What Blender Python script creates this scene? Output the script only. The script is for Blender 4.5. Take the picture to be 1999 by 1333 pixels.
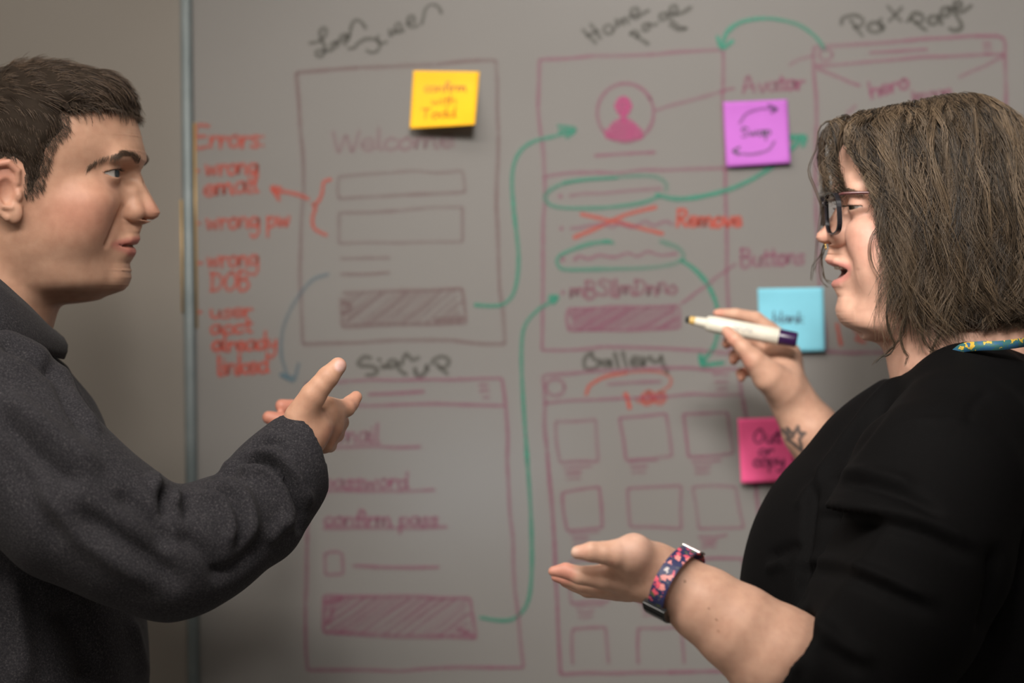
import bpy, math, random
import numpy as np
from mathutils import Vector, Matrix

random.seed(7); np.random.seed(7)
for o in list(bpy.data.objects): bpy.data.objects.remove(o)
SC = bpy.context.scene
COL = SC.collection
PI = math.pi

# ------------------------------------------------------------------ camera
FPX = 5850.0                      # focal length in pixels of the 1999 x 1333 frame
CAMZ = 1.46
ROLL = math.radians(-0.645)
RX = np.array([math.cos(ROLL), 0, math.sin(ROLL)])
UZ = np.array([-math.sin(ROLL), 0, math.cos(ROLL)])
YB = 3.42                         # face of the whiteboard
cd = bpy.data.cameras.new('camera'); cam = bpy.data.objects.new('camera', cd); COL.objects.link(cam)
cd.sensor_width = 36.0; cd.lens = FPX / 1999.0 * 36.0
cam.matrix_world = Matrix(((RX[0], UZ[0], 0, 0), (0, 0, -1, 0), (RX[2], UZ[2], 0, CAMZ), (0, 0, 0, 1)))
cd.dof.use_dof = True; cd.dof.focus_distance = 2.86; cd.dof.aperture_fstop = 3.0
cd.clip_start = 0.05
SC.camera = cam

def P(px, py, y):
    """point seen at pixel (px, py) that stands at depth y"""
    a = (px - 999.5) / FPX * y; b = -(py - 666.5) / FPX * y
    return np.array([a * RX[0] + b * UZ[0], y, CAMZ + a * RX[2] + b * UZ[2]])

def PROJ(V):
    """pixels of world points (n,3)"""
    d = V - np.array([0, 0, CAMZ]); y = np.maximum(d[:, 1], 1e-6)
    return np.stack([999.5 + FPX * (d @ RX) / y, 666.5 - FPX * (d @ UZ) / y], 1)

# ------------------------------------------------------------------ view, world, lights
SC.view_settings.view_transform = 'Standard'
SC.view_settings.look = 'None'
SC.view_settings.exposure = 0.12
SC.view_settings.gamma = 1.0
SC.view_settings.use_curve_mapping = False
wd = bpy.data.worlds.new('room_air'); SC.world = wd; wd.use_nodes = True
wd.node_tree.nodes['Background'].inputs[0].default_value = (0.9, 0.92, 1.0, 1)
wd.node_tree.nodes['Background'].inputs[1].default_value = 0.20

LAMPS = [  # ceiling panels: x, y, width, depth, power (W), colour
    (-0.75, 2.3, 1.6, 0.40, 8, (1.0, 0.95, 0.88)),
    (-0.6, 1.35, 1.2, 0.6, 37, (1.0, 0.93, 0.85)),
    (2.0, 0.6, 1.2, 0.6, 6, (1.0, 0.94, 0.88)),
    (-2.0, 1.2, 1.2, 0.6, 22, (1.0, 0.92, 0.82)),
]
# added spotlight, out of view, for the board's brightness falloff and frontal face light
SPOT_AT, SPOT_TO = (0.12, 1.05, 2.68), tuple(P(1560, 330, YB))
sl_ = bpy.data.lights.new('added_spot_lamp', 'SPOT'); sl_.energy = 295; sl_.color = (1.0, 0.955, 0.90); sl_.spot_size = math.radians(40); sl_.spot_blend = 1.0; sl_.shadow_soft_size = 0.24
added_spot_lamp = bpy.data.objects.new('added_spot_lamp', sl_); COL.objects.link(added_spot_lamp); added_spot_lamp.location = SPOT_AT
added_spot_lamp.rotation_euler = (Vector(SPOT_TO) - Vector(SPOT_AT)).to_track_quat('-Z', 'Y').to_euler()

# ------------------------------------------------------------------ materials
def newmat(name):
    m = bpy.data.materials.new(name); m.use_nodes = True
    return m, m.node_tree, m.node_tree.nodes['Principled BSDF']

def setp(b, **k):
    names = dict(col='Base Color', rough='Roughness', metal='Metallic', spec='Specular IOR Level', sss='Subsurface Weight',
                 trans='Transmission Weight', ior='IOR', emi='Emission Color', emis='Emission Strength', sheen='Sheen Weight',
                 coat='Coat Weight', alpha='Alpha')
    for a, v in k.items():
        s = b.inputs[names[a]]
        s.default_value = (*v, 1) if isinstance(v, tuple) and len(v) == 3 and s.type == 'RGBA' else v

def noise_mix(nt, b, c1, c2, scale, detail=3, lo=0.35, hi=0.65, coord='Object', into='Base Color'):
    tc = nt.nodes.new('ShaderNodeTexCoord'); n = nt.nodes.new('ShaderNodeTexNoise')
    n.inputs['Scale'].default_value = scale; n.inputs['Detail'].default_value = detail
    r = nt.nodes.new('ShaderNodeValToRGB')
    r.color_ramp.elements[0].position = lo; r.color_ramp.elements[1].position = hi
    r.color_ramp.elements[0].color = (*c1, 1); r.color_ramp.elements[1].color = (*c2, 1)
    nt.links.new(tc.outputs[coord], n.inputs['Vector']); nt.links.new(n.outputs['Fac'], r.inputs['Fac'])
    nt.links.new(r.outputs['Color'], b.inputs[into])
    return tc, n, r

def bump(nt, b, scale, strength, dist=0.001, detail=4):
    tc = nt.nodes.new('ShaderNodeTexCoord'); n = nt.nodes.new('ShaderNodeTexNoise')
    n.inputs['Scale'].default_value = scale; n.inputs['Detail'].default_value = detail
    bp = nt.nodes.new('ShaderNodeBump'); bp.inputs['Strength'].default_value = strength; bp.inputs['Distance'].default_value = dist
    nt.links.new(tc.outputs['Object'], n.inputs['Vector']); nt.links.new(n.outputs['Fac'], bp.inputs['Height'])
    nt.links.new(bp.outputs['Normal'], b.inputs['Normal'])
    return bp

def plain(name, col, rough=0.5, **k):
    m, nt, b = newmat(name)
    c2 = tuple(min(1, c * 1.08 + 0.002) for c in col); c1 = tuple(c * 0.93 for c in col)
    noise_mix(nt, b, c1, c2, 40)
    setp(b, rough=rough, **k)
    return m

# ------------------------------------------------------------------ mesh helpers
def obj(name, verts, faces, mat, parent=None, smooth=False):
    me = bpy.data.meshes.new(name)
    if isinstance(faces, np.ndarray):
        V = np.asarray(verts, np.float32); n, k = faces.shape
        me.vertices.add(len(V)); me.vertices.foreach_set('co', V.ravel())
        me.loops.add(n * k); me.loops.foreach_set('vertex_index', faces.astype(np.int32).ravel())
        me.polygons.add(n); me.polygons.foreach_set('loop_start', np.arange(0, n * k, k, dtype=np.int32))
        me.update(calc_edges=True); me.validate()
    else:
        me.from_pydata([tuple(map(float, v)) for v in verts], [], faces); me.update()
    if smooth: me.shade_smooth()
    if mat is not None: me.materials.append(mat)
    o = bpy.data.objects.new(name, me); COL.objects.link(o)
    if parent is not None: o.parent = parent
    return o

def tag(o, label=None, cat=None, group=None, kind=None):
    if label: o['label'] = label
    if cat: o['category'] = cat
    if group: o['group'] = group
    if kind: o['kind'] = kind
    return o

def empty(name, loc=(0, 0, 0)):
    """a thing's root; its parts are meshes in world coordinates, moved back by its location"""
    o = bpy.data.objects.new(name, None); COL.objects.link(o); o.location = tuple(map(float, loc)); o.empty_display_size = 0.05
    return o

def under(o, parent):
    o.parent = parent
    o.matrix_parent_inverse = Matrix.Translation(parent.location).inverted()
    return o

def box(name, lo, hi, mat, parent=None, bev=0.0):
    (a, b, c), (d, e, f) = lo, hi
    v = [(a, b, c), (d, b, c), (d, e, c), (a, e, c), (a, b, f), (d, b, f), (d, e, f), (a, e, f)]
    o = obj(name, v, [(0, 3, 2, 1), (4, 5, 6, 7), (0, 1, 5, 4), (1, 2, 6, 5), (2, 3, 7, 6), (3, 0, 4, 7)], mat, parent)
    if bev:
        m = o.modifiers.new('bevel', 'BEVEL'); m.width = bev; m.segments = 3
    return o

def attr(o, name, data):
    """float or colour attribute on points"""
    data = np.asarray(data, np.float32)
    if data.ndim == 1:
        a = o.data.attributes.new(name, 'FLOAT', 'POINT'); a.data.foreach_set('value', data)
    else:
        a = o.data.attributes.new(name, 'FLOAT_COLOR', 'POINT')
        a.data.foreach_set('color', np.concatenate([data[:, :3], np.ones((len(data), 1), np.float32)], 1).ravel())

def spline(pts, step=None, n=None, closed=False):
    """Catmull-Rom through pts, any dimension"""
    p = np.asarray(pts, float)
    if len(p) < 2: return p
    if len(p) == 2 and not closed:
        k = n or max(2, int(np.linalg.norm(p[1] - p[0]) / (step or 1)) + 1)
        return p[0] + (p[1] - p[0]) * np.linspace(0, 1, k)[:, None]
    if closed: q = np.vstack([p[-1], p, p[0], p[1]])
    else: q = np.vstack([2 * p[0] - p[1], p, 2 * p[-1] - p[-2]])
    out = []
    m = len(q) - 3
    for i in range(m):
        a, b, c, d = q[i:i + 4]
        k = max(2, int(np.linalg.norm(c - b) / step)) if step else max(2, int(n / m))
        t = np.linspace(0, 1, k, endpoint=False)[:, None]
        out.append(0.5 * (2 * b + (c - a) * t + (2 * a - 5 * b + 4 * c - d) * t ** 2 + (3 * b - a - 3 * c + d) * t ** 3))
    if not closed: out.append(p[-1:])
    return np.vstack(out)

def tube_mesh(paths, radii, sides=8, caps=True):
    """one mesh of tubes along paths (list of (n,3)); radii: scalar or (n,) per path"""
    V, F, base = [], [], 0
    ang = np.linspace(0, 2 * PI, sides, endpoint=False)
    for path, r in zip(paths, radii):
        p = np.asarray(path, float); n = len(p)
        t = np.gradient(p, axis=0); t /= np.linalg.norm(t, axis=1)[:, None] + 1e-12
        up = np.array([0.13, 0.31, 0.94])
        s = np.cross(t, up); s /= np.linalg.norm(s, axis=1)[:, None] + 1e-9
        u = np.cross(s, t)
        r = np.broadcast_to(np.asarray(r, float), (n,))
        ring = p[:, None] + r[:, None, None] * (np.cos(ang)[None, :, None] * s[:, None] + np.sin(ang)[None, :, None] * u[:, None])
        V.append(ring.reshape(-1, 3))
        i = np.arange(n - 1)[:, None] * sides + base; j = np.arange(sides)[None]; j2 = (j + 1) % sides
        F.append(np.stack([i + j, i + j2, i + sides + j2, i + sides + j], -1).reshape(-1, 4))
        if caps:
            V.append(p[[0, -1]]); c0 = base + n * sides
            jj = np.arange(sides); k2 = (jj + 1) % sides
            F.append(np.stack([base + k2, base + jj, np.full(sides, c0), np.full(sides, c0)], -1))
            e = base + (n - 1) * sides
            F.append(np.stack([e + jj, e + k2, np.full(sides, c0 + 1), np.full(sides, c0 + 1)], -1))
            base += 2
        base += n * sides
    return np.vstack(V), np.vstack(F)

def tubes(name, paths, radii, mat, parent=None, sides=8, smooth=True, caps=True):
    V, F = tube_mesh(paths, radii, sides, caps)
    fl = []
    if caps:
        fl = [tuple(f) if f[2] != f[3] else tuple(f[:3]) for f in F.tolist()]
        return obj(name, V, fl, mat, parent, smooth)
    return obj(name, V, F, mat, parent, smooth)
# ================================================================== the room
m_wall, nt, b = newmat('painted_wall'); noise_mix(nt, b, (0.48, 0.455, 0.42), (0.54, 0.51, 0.475), 6); setp(b, rough=0.7); bump(nt, b, 300, 0.1)
m_ceil = plain('ceiling_white', (0.55, 0.53, 0.5), 0.8)
m_floor, nt, b = newmat('carpet'); noise_mix(nt, b, (0.20, 0.195, 0.19), (0.28, 0.275, 0.265), 250); setp(b, rough=0.95)
RMX0, RMX1, RMY0, RMY1, RMZ = -3.2, 3.2, -3.0, 3.47, 2.8
def structure(o): return tag(o, kind='structure')
structure(box('floor', (RMX0, RMY0, -0.1), (RMX1, RMY1, 0), m_floor))
structure(box('ceiling', (RMX0, RMY0, RMZ), (RMX1, RMY1, RMZ + 0.1), m_ceil))
structure(box('wall_left', (RMX0 - 0.1, RMY0, 0), (RMX0, RMY1, RMZ), m_wall))
structure(box('wall_right', (RMX1, RMY0, 0), (RMX1 + 0.1, RMY1, RMZ), m_wall))
structure(box('wall_rear', (RMX0, RMY0 - 0.1, 0), (RMX1, RMY0, RMZ), m_wall))
structure(box('wall_back', (RMX0, RMY1, 0), (RMX1, RMY1 + 0.1, RMZ), m_wall))

m_lampframe = plain('lamp_frame', (0.7, 0.7, 0.7), 0.4)
m_diff, nt, b = newmat('lamp_diffuser'); setp(b, col=(0.9, 0.9, 0.88), rough=0.4, emi=(1, 0.88, 0.74), emis=2.0)
spots = ['above the whiteboard', 'over the middle of the room', 'by the right wall', 'by the left wall']
for i, (x, y, w, d, pw, c) in enumerate(LAMPS):
    r = empty('ceiling_light', (x, y, RMZ)); tag(r, 'flat ceiling light panel ' + spots[i], 'ceiling light', 'ceiling light panels')
    z0 = RMZ - 0.04
    o = box('diffuser', (x - w / 2, y - d / 2, z0 + 0.012), (x + w / 2, y + d / 2, RMZ - 0.002), m_diff); under(o, r)
    for k, (a, b_) in enumerate([((x - w / 2 - .03, y - d / 2 - .03, z0), (x + w / 2 + .03, y - d / 2, RMZ - .001)), ((x - w / 2 - .03, y + d / 2, z0), (x + w / 2 + .03, y + d / 2 + .03, RMZ - .001)),
                                 ((x - w / 2 - .03, y - d / 2, z0), (x - w / 2, y + d / 2, RMZ - .001)), ((x + w / 2, y - d / 2, z0), (x + w / 2 + .03, y + d / 2, RMZ - .001))]):
        under(box('frame', a, b_, m_lampframe), r)
    ld = bpy.data.lights.new('panel_lamp', 'AREA'); ld.shape = 'RECTANGLE'; ld.size = w; ld.size_y = d; ld.energy = pw; ld.color = c
    lo = bpy.data.objects.new('panel_lamp', ld); COL.objects.link(lo); lo.location = (x, y, RMZ - 0.05); under(lo, r)

# ------------------------------------------------------------------ whiteboard, its left neighbour panel and the metal joint
def gloss(name, c1, c2, rough, spec):
    m, nt, b = newmat(name); noise_mix(nt, b, c1, c2, 3.0, 4); setp(b, rough=0.6, spec=0.05, coat=spec); b.inputs['Coat Roughness'].default_value = rough
    return m
m_board = gloss('board_enamel', (0.190, 0.182, 0.174), (0.204, 0.196, 0.188), 0.13, 1.0)
m_panel = gloss('panel_enamel', (0.190, 0.173, 0.153), (0.204, 0.187, 0.167), 0.15, .8)
xs = P(371, 666, YB)[0]
whiteboard = box('whiteboard', (xs + 0.001, YB, 0.55), (xs + 2.4, YB + 0.025, 2.25), m_board, bev=0.002)
tag(whiteboard, 'large grey whiteboard covered in hand-drawn screen sketches, arrows and notes', 'whiteboard')
panel = box('wall_panel', (xs - 1.9, YB, 0.05), (xs - 0.001, YB + 0.025, 2.6), m_panel, bev=0.002)
tag(panel, 'blank beige glossy panel left of the metal strip', 'wall panel')
m_alu, nt, b = newmat('brushed_aluminium'); noise_mix(nt, b, (0.115, 0.14, 0.145), (0.15, 0.175, 0.18), 30); setp(b, rough=0.5, metal=0.3)
m_glint, nt, b = newmat('glint_gold'); noise_mix(nt, b, (0.42, 0.27, 0.10), (0.50, 0.33, 0.13), 30); setp(b, rough=0.4, metal=0.25)  # warm reflection put into a gold colour
# half-round extrusion
def extrusion(name, xc, w, h, z0, z1, mat, parent=None):
    a = np.linspace(0, PI, 13); prof = [(xc - w / 2 * math.cos(t), YB - h * math.sin(t) ** 0.6) for t in a]
    v = [(x, y, z0) for x, y in prof] + [(x, y, z1) for x, y in prof]; n = len(prof)
    f = [(i, i + 1, n + i + 1, n + i) for i in range(n - 1)] + [tuple(range(n))[::-1], tuple(range(n, 2 * n))]
    o = obj(name, v, f, mat, parent, True)
    return o
strip = extrusion('joint_strip', xs, 0.0135, 0.007, 0.05, 2.6, m_alu)
tag(strip, 'slim vertical grey metal strip between the beige panel and the whiteboard', 'metal strip')

def glint_line(xc, py0, py1):  # gold tube in place of a warm lamp's reflection along the joint
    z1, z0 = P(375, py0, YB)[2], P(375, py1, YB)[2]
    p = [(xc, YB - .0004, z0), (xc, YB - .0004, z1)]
    o = tubes('edge_glint', [np.array(p)], [.0014], m_glint, strip, 8); o['label'] = 'thin gold line drawn as a warm lamp reflection'
glint_line(xs + .0080, 240, 640); glint_line(xs - .0080, 390, 610)
# desk and lit screen added out of view for a bluish board reflection
m_desk = plain('desk_wood', (0.16, 0.10, 0.06), .5); m_mon = plain('added_monitor_black', (0.02, 0.02, 0.022), .4)
m_scr, nt, b = newmat('added_screen_light'); setp(b, col=(0.02, 0.02, 0.02), rough=.3, emi=(0.72, 0.86, 1.0), emis=1.5)
mx_, my_, mz_ = -0.107, -2.2, 1.04
desk = empty('desk', (mx_, my_ - .1, 0)); tag(desk, 'plain wooden desk at the far end of the room under the screen', 'desk')
under(box('desk_top', (mx_ - .7, my_ - .4, .71), (mx_ + .7, my_ + .3, .74), m_desk, bev=.003), desk)
for sx_ in (-1, 1):
    for sy_ in (-.36, .26): under(box('leg', (mx_ + sx_ * .64 - .025, my_ + sy_ - .025, 0), (mx_ + sx_ * .64 + .025, my_ + sy_ + .025, .71), m_desk), desk)
added_mon = empty('monitor', (mx_, my_ - .1, .74)); tag(added_mon, 'computer monitor with a pale blue screen standing on the desk, added out of view for a board reflection', 'monitor')
under(box('casing', (mx_ - .235, my_ - .035, mz_ - .185), (mx_ + .235, my_ - .002, mz_ + .185), m_mon, bev=.004), added_mon); under(box('screen', (mx_ - .22, my_ - .003, mz_ - .17), (mx_ + .22, my_ + .001, mz_ + .17), m_scr), added_mon)
under(box('neck', (mx_ - .03, my_ - .06, .75), (mx_ + .03, my_ - .036, mz_), m_mon), added_mon); under(box('foot', (mx_ - .12, my_ - .14, .74), (mx_ + .12, my_ + .04, .755), m_mon, bev=.003), added_mon)

# ------------------------------------------------------------------ ink
def ink(name, col, dens):
    m, nt, b = newmat(name)
    setp(b, col=col, rough=0.45, spec=0.3)
    at = nt.nodes.new('ShaderNodeAttribute'); at.attribute_name = 'ink'
    tc = nt.nodes.new('ShaderNodeTexCoord'); n = nt.nodes.new('ShaderNodeTexNoise'); n.inputs['Scale'].default_value = 160; n.inputs['Detail'].default_value = 4
    n2 = nt.nodes.new('ShaderNodeTexNoise'); n2.inputs['Scale'].default_value = 18
    nt.links.new(tc.outputs['Object'], n.inputs['Vector']); nt.links.new(tc.outputs['Object'], n2.inputs['Vector'])
    mr = nt.nodes.new('ShaderNodeMapRange'); mr.inputs['From Min'].default_value = 0.3; mr.inputs['From Max'].default_value = 0.7
    mr.inputs['To Min'].default_value = 0.72; mr.inputs['To Max'].default_value = 1.0
    nt.links.new(n.outputs['Fac'], mr.inputs['Value'])
    mr2 = nt.nodes.new('ShaderNodeMapRange'); mr2.inputs['From Min'].default_value = 0.3; mr2.inputs['From Max'].default_value = 0.7
    mr2.inputs['To Min'].default_value = 0.8 * dens; mr2.inputs['To Max'].default_value = 1.1 * dens
    nt.links.new(n2.outputs['Fac'], mr2.inputs['Value'])
    m1 = nt.nodes.new('ShaderNodeMath'); m1.operation = 'MULTIPLY'; m2 = nt.nodes.new('ShaderNodeMath'); m2.operation = 'MULTIPLY'; m2.use_clamp = True
    nt.links.new(mr.outputs[0], m1.inputs[0]); nt.links.new(mr2.outputs[0], m1.inputs[1])
    nt.links.new(m1.outputs[0], m2.inputs[0]); nt.links.new(at.outputs['Fac'], m2.inputs[1]); nt.links.new(m2.outputs[0], b.inputs['Alpha'])
    return m
INK = dict(purple=ink('ink_purple', (0.28, 0.06, 0.135), 0.44), dull=ink('ink_dull', (0.17, 0.065, 0.075), 0.37), magenta=ink('ink_magenta', (0.40, 0.05, 0.17), 0.72), red=ink('ink_red', (0.48, 0.07, 0.045), 0.66),
           green=ink('ink_green', (0.03, 0.235, 0.16), 0.75), black=ink('ink_black', (0.05, 0.048, 0.036), 0.48), blue=ink('ink_blue', (0.10, 0.17, 0.21), 0.58),
           plum=ink('ink_plum', (0.24, 0.075, 0.12), 0.58), pen=ink('ink_pen', (0.03, 0.02, 0.06), 0.7), faint=ink('ink_faint', (0.26, 0.10, 0.14), 0.38))
_lay = [0]
def ribbons(strokes, place):
    """strokes: list of (points px, width px, strength or (s0,s1)); place maps (px,py,layer)->xyz"""
    V, F, A, base = [], [], [], 0
    for pts, w, s in strokes:
        p = spline(pts, step=3.0)
        if len(p) < 2: continue
        _lay[0] = (_lay[0] + 1) % 60; lay = _lay[0]
        n = len(p); t = np.gradient(p, axis=0); t /= np.linalg.norm(t, axis=1)[:, None] + 1e-9
        nn = np.stack([-t[:, 1], t[:, 0]], 1)
        wob = 1 + 0.10 * np.interp(np.arange(n), np.arange(0, n + 6, 6), np.random.randn(len(np.arange(0, n + 6, 6))))
        hw = (w / 2 * np.clip(wob, 0.7, 1.3))[:, None]
        s0, s1 = (s, s) if np.isscalar(s) else s
        L = p - nn * hw; R = p + nn * hw
        a0 = p[0] - t[0] * hw[0] * 0.8; a1 = p[-1] + t[-1] * hw[-1] * 0.8
        q = np.vstack([L, R, (a0 - nn[0] * hw[0] * .5)[None], (a0 + nn[0] * hw[0] * .5)[None], (a1 - nn[-1] * hw[-1] * .5)[None], (a1 + nn[-1] * hw[-1] * .5)[None]])
        V += [place(x, y, lay) for x, y in q]
        for i in range(n - 1): F.append((base + i, base + i + 1, base + n + i + 1, base + n + i))
        F.append((base + 2 * n, base, base + n, base + 2 * n + 1)); F.append((base + n - 1, base + 2 * n + 2, base + 2 * n + 3, base + 2 * n - 1))
        sa = np.linspace(s0, s1, n); A += list(sa) * 2 + [s0, s0, s1, s1]; base += 2 * n + 4
    return V, F, A

def on_board(x, y, lay): return P(x, y, YB - 0.0004 - lay * 0.000012)
def draw(name, strokes, ink_, label=None, parent=None):
    V, F, A = ribbons(strokes, on_board)
    o = obj(name, V, F, INK[ink_], parent or whiteboard); attr(o, 'ink', A)
    if label: o['label'] = label
    return o

# handwriting: glyphs in units of x-height (y up); (advance, strokes)
G = {
 'a': (1.0, [[(.8, .95), (.35, 1), (.05, .5), (.3, .02), (.7, .3), (.8, .95), (.8, .3), (1, .05)]]),
 'b': (.95, [[(.1, 1.9), (.12, .05), (.5, 0), (.8, .4), (.6, .9), (.15, .75)]]),
 'c': (.85, [[(.75, .85), (.4, 1), (.05, .5), (.35, 0), (.8, .2)]]),
 'd': (1.0, [[(.75, .85), (.3, .95), (.05, .45), (.35, 0), (.78, .3)], [(.8, 1.9), (.78, .3), (.95, .05)]]),
 'e': (.9, [[(.1, .5), (.75, .6), (.6, 1), (.2, .9), (.05, .4), (.4, 0), (.85, .25)]]),
 'f': (.7, [[(.75, 1.7), (.45, 1.85), (.3, 1.3), (.3, 0)], [(0, .9), (.65, .95)]]),
 'g': (1.0, [[(.8, .9), (.35, 1), (.08, .55), (.35, .1), (.78, .4), (.82, .95), (.85, -.4), (.5, -.9), (.15, -.65)]]),
 'h': (.95, [[(.1, 1.9), (.12, 0)], [(.12, .6), (.5, 1), (.78, .7), (.8, 0)]]),
 'i': (.42, [[(.15, 1), (.18, .1), (.35, 0)], [(.14, 1.4), (.18, 1.46)]]),
 'k': (.9, [[(.1, 1.9), (.12, 0)], [(.75, 1), (.15, .5), (.8, 0)]]),
 'l': (.45, [[(.15, 1.9), (.17, .15), (.4, 0)]]),
 'm': (1.5, [[(.1, 1), (.12, 0), (.15, .6), (.45, 1), (.65, .7), (.66, 0), (.7, .6), (1.0, 1), (1.2, .7), (1.25, .1), (1.4, 0)]]),
 'n': (1.0, [[(.1, 1), (.12, 0), (.15, .6), (.5, 1), (.75, .7), (.78, .1), (.95, 0)]]),
 'o': (.95, [[(.5, 1), (.1, .7), (.15, .15), (.5, 0), (.82, .4), (.7, .9), (.5, 1)]]),
 'p': (.95, [[(.1, 1), (.12, -.9)], [(.12, .7), (.5, 1), (.82, .6), (.6, .1), (.15, .15)]]),
 'r': (.75, [[(.1, 1), (.13, 0)], [(.13, .55), (.4, .95), (.7, .85)]]),
 's': (.8, [[(.7, .9), (.35, 1), (.15, .75), (.6, .4), (.55, .05), (.1, .08)]]),
 't': (.7, [[(.3, 1.6), (.3, .2), (.6, .05)], [(0, 1.05), (.65, 1.1)]]),
 'u': (1.0, [[(.1, 1), (.12, .25), (.45, 0), (.75, .4), (.78, 1), (.8, .2), (.95, .05)]]),
 'v': (.9, [[(.08, 1), (.42, 0), (.8, 1)]]),
 'w': (1.3, [[(.08, 1), (.3, .05), (.58, .8), (.85, .05), (1.1, 1)]]),
 'y': (.95, [[(.1, 1), (.15, .4), (.5, .3), (.75, .6)], [(.8, 1), (.75, -.3), (.4, -.9), (.1, -.7)]]),
 'A': (1.4, [[(.05, 0), (.5, 1.9), (1.1, 0)], [(.2, .7), (.95, .75)]]),
 'B': (1.2, [[(.1, 1.8), (.12, 0), (.7, 0), (1, .45), (.6, .95), (.15, .95)], [(.05, 1.8), (.7, 1.75), (.85, 1.3), (.5, .95)]]),
 'D': (1.3, [[(.2, 1.7), (.2, 0)], [(0, 1.7), (.7, 1.6), (1.1, .9), (.7, .1), (.05, 0)]]),
 'E': (1.15, [[(1, 1.85), (.1, 1.8), (.1, 0), (1, .05)], [(.1, .9), (.8, .95)]]),
 'O': (1.3, [[(.6, 1.75), (.1, 1.1), (.2, .2), (.65, 0), (1.1, .7), (.9, 1.6), (.6, 1.75)]]),
 'R': (1.2, [[(.15, 1.8), (.12, 0)], [(.1, 1.75), (.7, 1.8), (.9, 1.3), (.6, .95), (.2, .9), (.5, .6), (1.0, 0)]]),
 'S': (1.2, [[(1, 1.6), (.5, 1.85), (.15, 1.4), (.8, .7), (.8, .1), (.1, .1)]]),
 'T': (1.2, [[(0, 1.8), (1.1, 1.8)], [(.55, 1.8), (.5, 0)]]),
 'W': (1.7, [[(.05, 1.8), (.4, 0), (.8, 1.4), (1.2, 0), (1.6, 1.8)]]),
 '-': (.9, [[(.1, .6), (.65, .6)]]), ':': (.5, [[(.2, .9), (.22, .98)], [(.2, .1), (.22, .18)]]), ' ': (.6, []),
}
def write(text, x, y, xh, width=None, rot=0, slant=0.05, w=6.5, s=1.0, jitter=.05):
    """strokes of a hand-written word: baseline start (x, y) px, x-height px, total width px"""
    adv = sum(G[c][0] for c in text); sx = (width / adv) if width else xh * .8
    out, cx = [], 0; cr, sr = math.cos(math.radians(rot)), math.sin(math.radians(rot))
    for c in text:
        a, st = G[c]; dy = random.uniform(-1, 1) * jitter
        for line in st:
            q = []
            for (u, v) in line:
                X = (cx + u) * sx + v * xh * slant; Y = (v + dy + random.uniform(-.5, .5) * jitter) * xh
                q.append((x + X * cr + Y * sr, y + X * sr - Y * cr))
            out.append((q, w, s * random.uniform(.85, 1.05)))
        cx += a
    return out
def zm(ox, oy, sc):
    return lambda pts: [(ox + x / sc, oy + y / sc) for x, y in pts]
def poly(pts, w=7, s=1.0, jit=1.2):
    """straight segments joined, with a slightly shaky hand"""
    out = []
    for a, b in zip(pts[:-1], pts[1:]):
        a = np.array(a, float); b = np.array(b, float); d_ = (b - a) / (np.linalg.norm(b - a) + 1e-9) * min(w * .38, np.linalg.norm(b - a) * .3); a, b = a + d_, b - d_; n = max(3, int(np.linalg.norm(b - a) / 60) + 2)
        q = a + (b - a) * np.linspace(0, 1, n)[:, None]; q[1:-1] += np.random.randn(n - 2, 2) * jit
        out.append((q, w, s * random.uniform(.85, 1.1)))
    return out
def circle(cx, cy, rx, ry=None, n=14, a0=0, a1=360):
    ry = ry or rx
    return [(cx + rx * math.cos(math.radians(a)), cy + ry * math.sin(math.radians(a))) for a in np.linspace(a0, a1, n)]
def hatch(quad, n, w, s, lean=.35):
    tl, tr, br, bl = [np.array(q, float) for q in quad]; out = []
    for i in range(n):
        t = -lean / 2 + (1 + lean) * (i + .5 + random.uniform(-.3, .3)) / n
        fs = [f for f in np.linspace(0, 1, 9) if 0 <= t + lean * (.5 - f) <= 1]
        if len(fs) < 2: continue
        q = []
        for f in (fs[0], (fs[0] + fs[-1]) / 2, fs[-1]):
            u = t + lean * (.5 - f); q.append((tl * (1 - f) + bl * f) * (1 - u) + (tr * (1 - f) + br * f) * u)
        q[1] = q[1] + np.random.randn(2) * 1.5
        out.append((q, w, s * random.uniform(.45, 1.1)))
    return out

# --- login screen sketch
draw('login_sketch', poly([(578, 142), (700, 132), (850, 126), (968, 117), (973, 260), (969, 400), (975, 560), (986, 672), (880, 664), (700, 669), (591, 672), (587, 480), (593, 370), (586, 250), (578, 142)], 8, .95)
     + poly([(661, 345), (760, 337), (903, 333), (908, 375), (790, 380), (661, 388), (661, 345)], 6.5, .75)
     + poly([(662, 415), (780, 411), (903, 404), (903, 472), (780, 474), (662, 475), (662, 415)], 6.5, .7)
     + poly([(664, 505), (762, 503)], 7, .8) + poly([(664, 535), (762, 532)], 7, .85)
     + poly([(668, 572), (780, 567), (902, 563), (911, 630), (800, 633), (668, 638), (666, 580)], 8, .95)
     + hatch([(672, 575), (898, 567), (906, 628), (672, 634)], 34, 7, .62) + [([(672, 590), (683, 600), (672, 612)], 12, .9), ([(850, 624), (905, 622)], 9, .7)],
     'dull', 'faded purple outline of a login screen with two fields and a hatched button')
draw('welcome_word', write('Welcome', 648, 296, 22, 240, rot=-2, w=7, s=.9), 'faint', 'faded word reading Welcome')
z2 = zm(560, 0, 3.92)
L_ = lambda pts, w=7.5, s=1: (pts, w, s)
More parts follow.
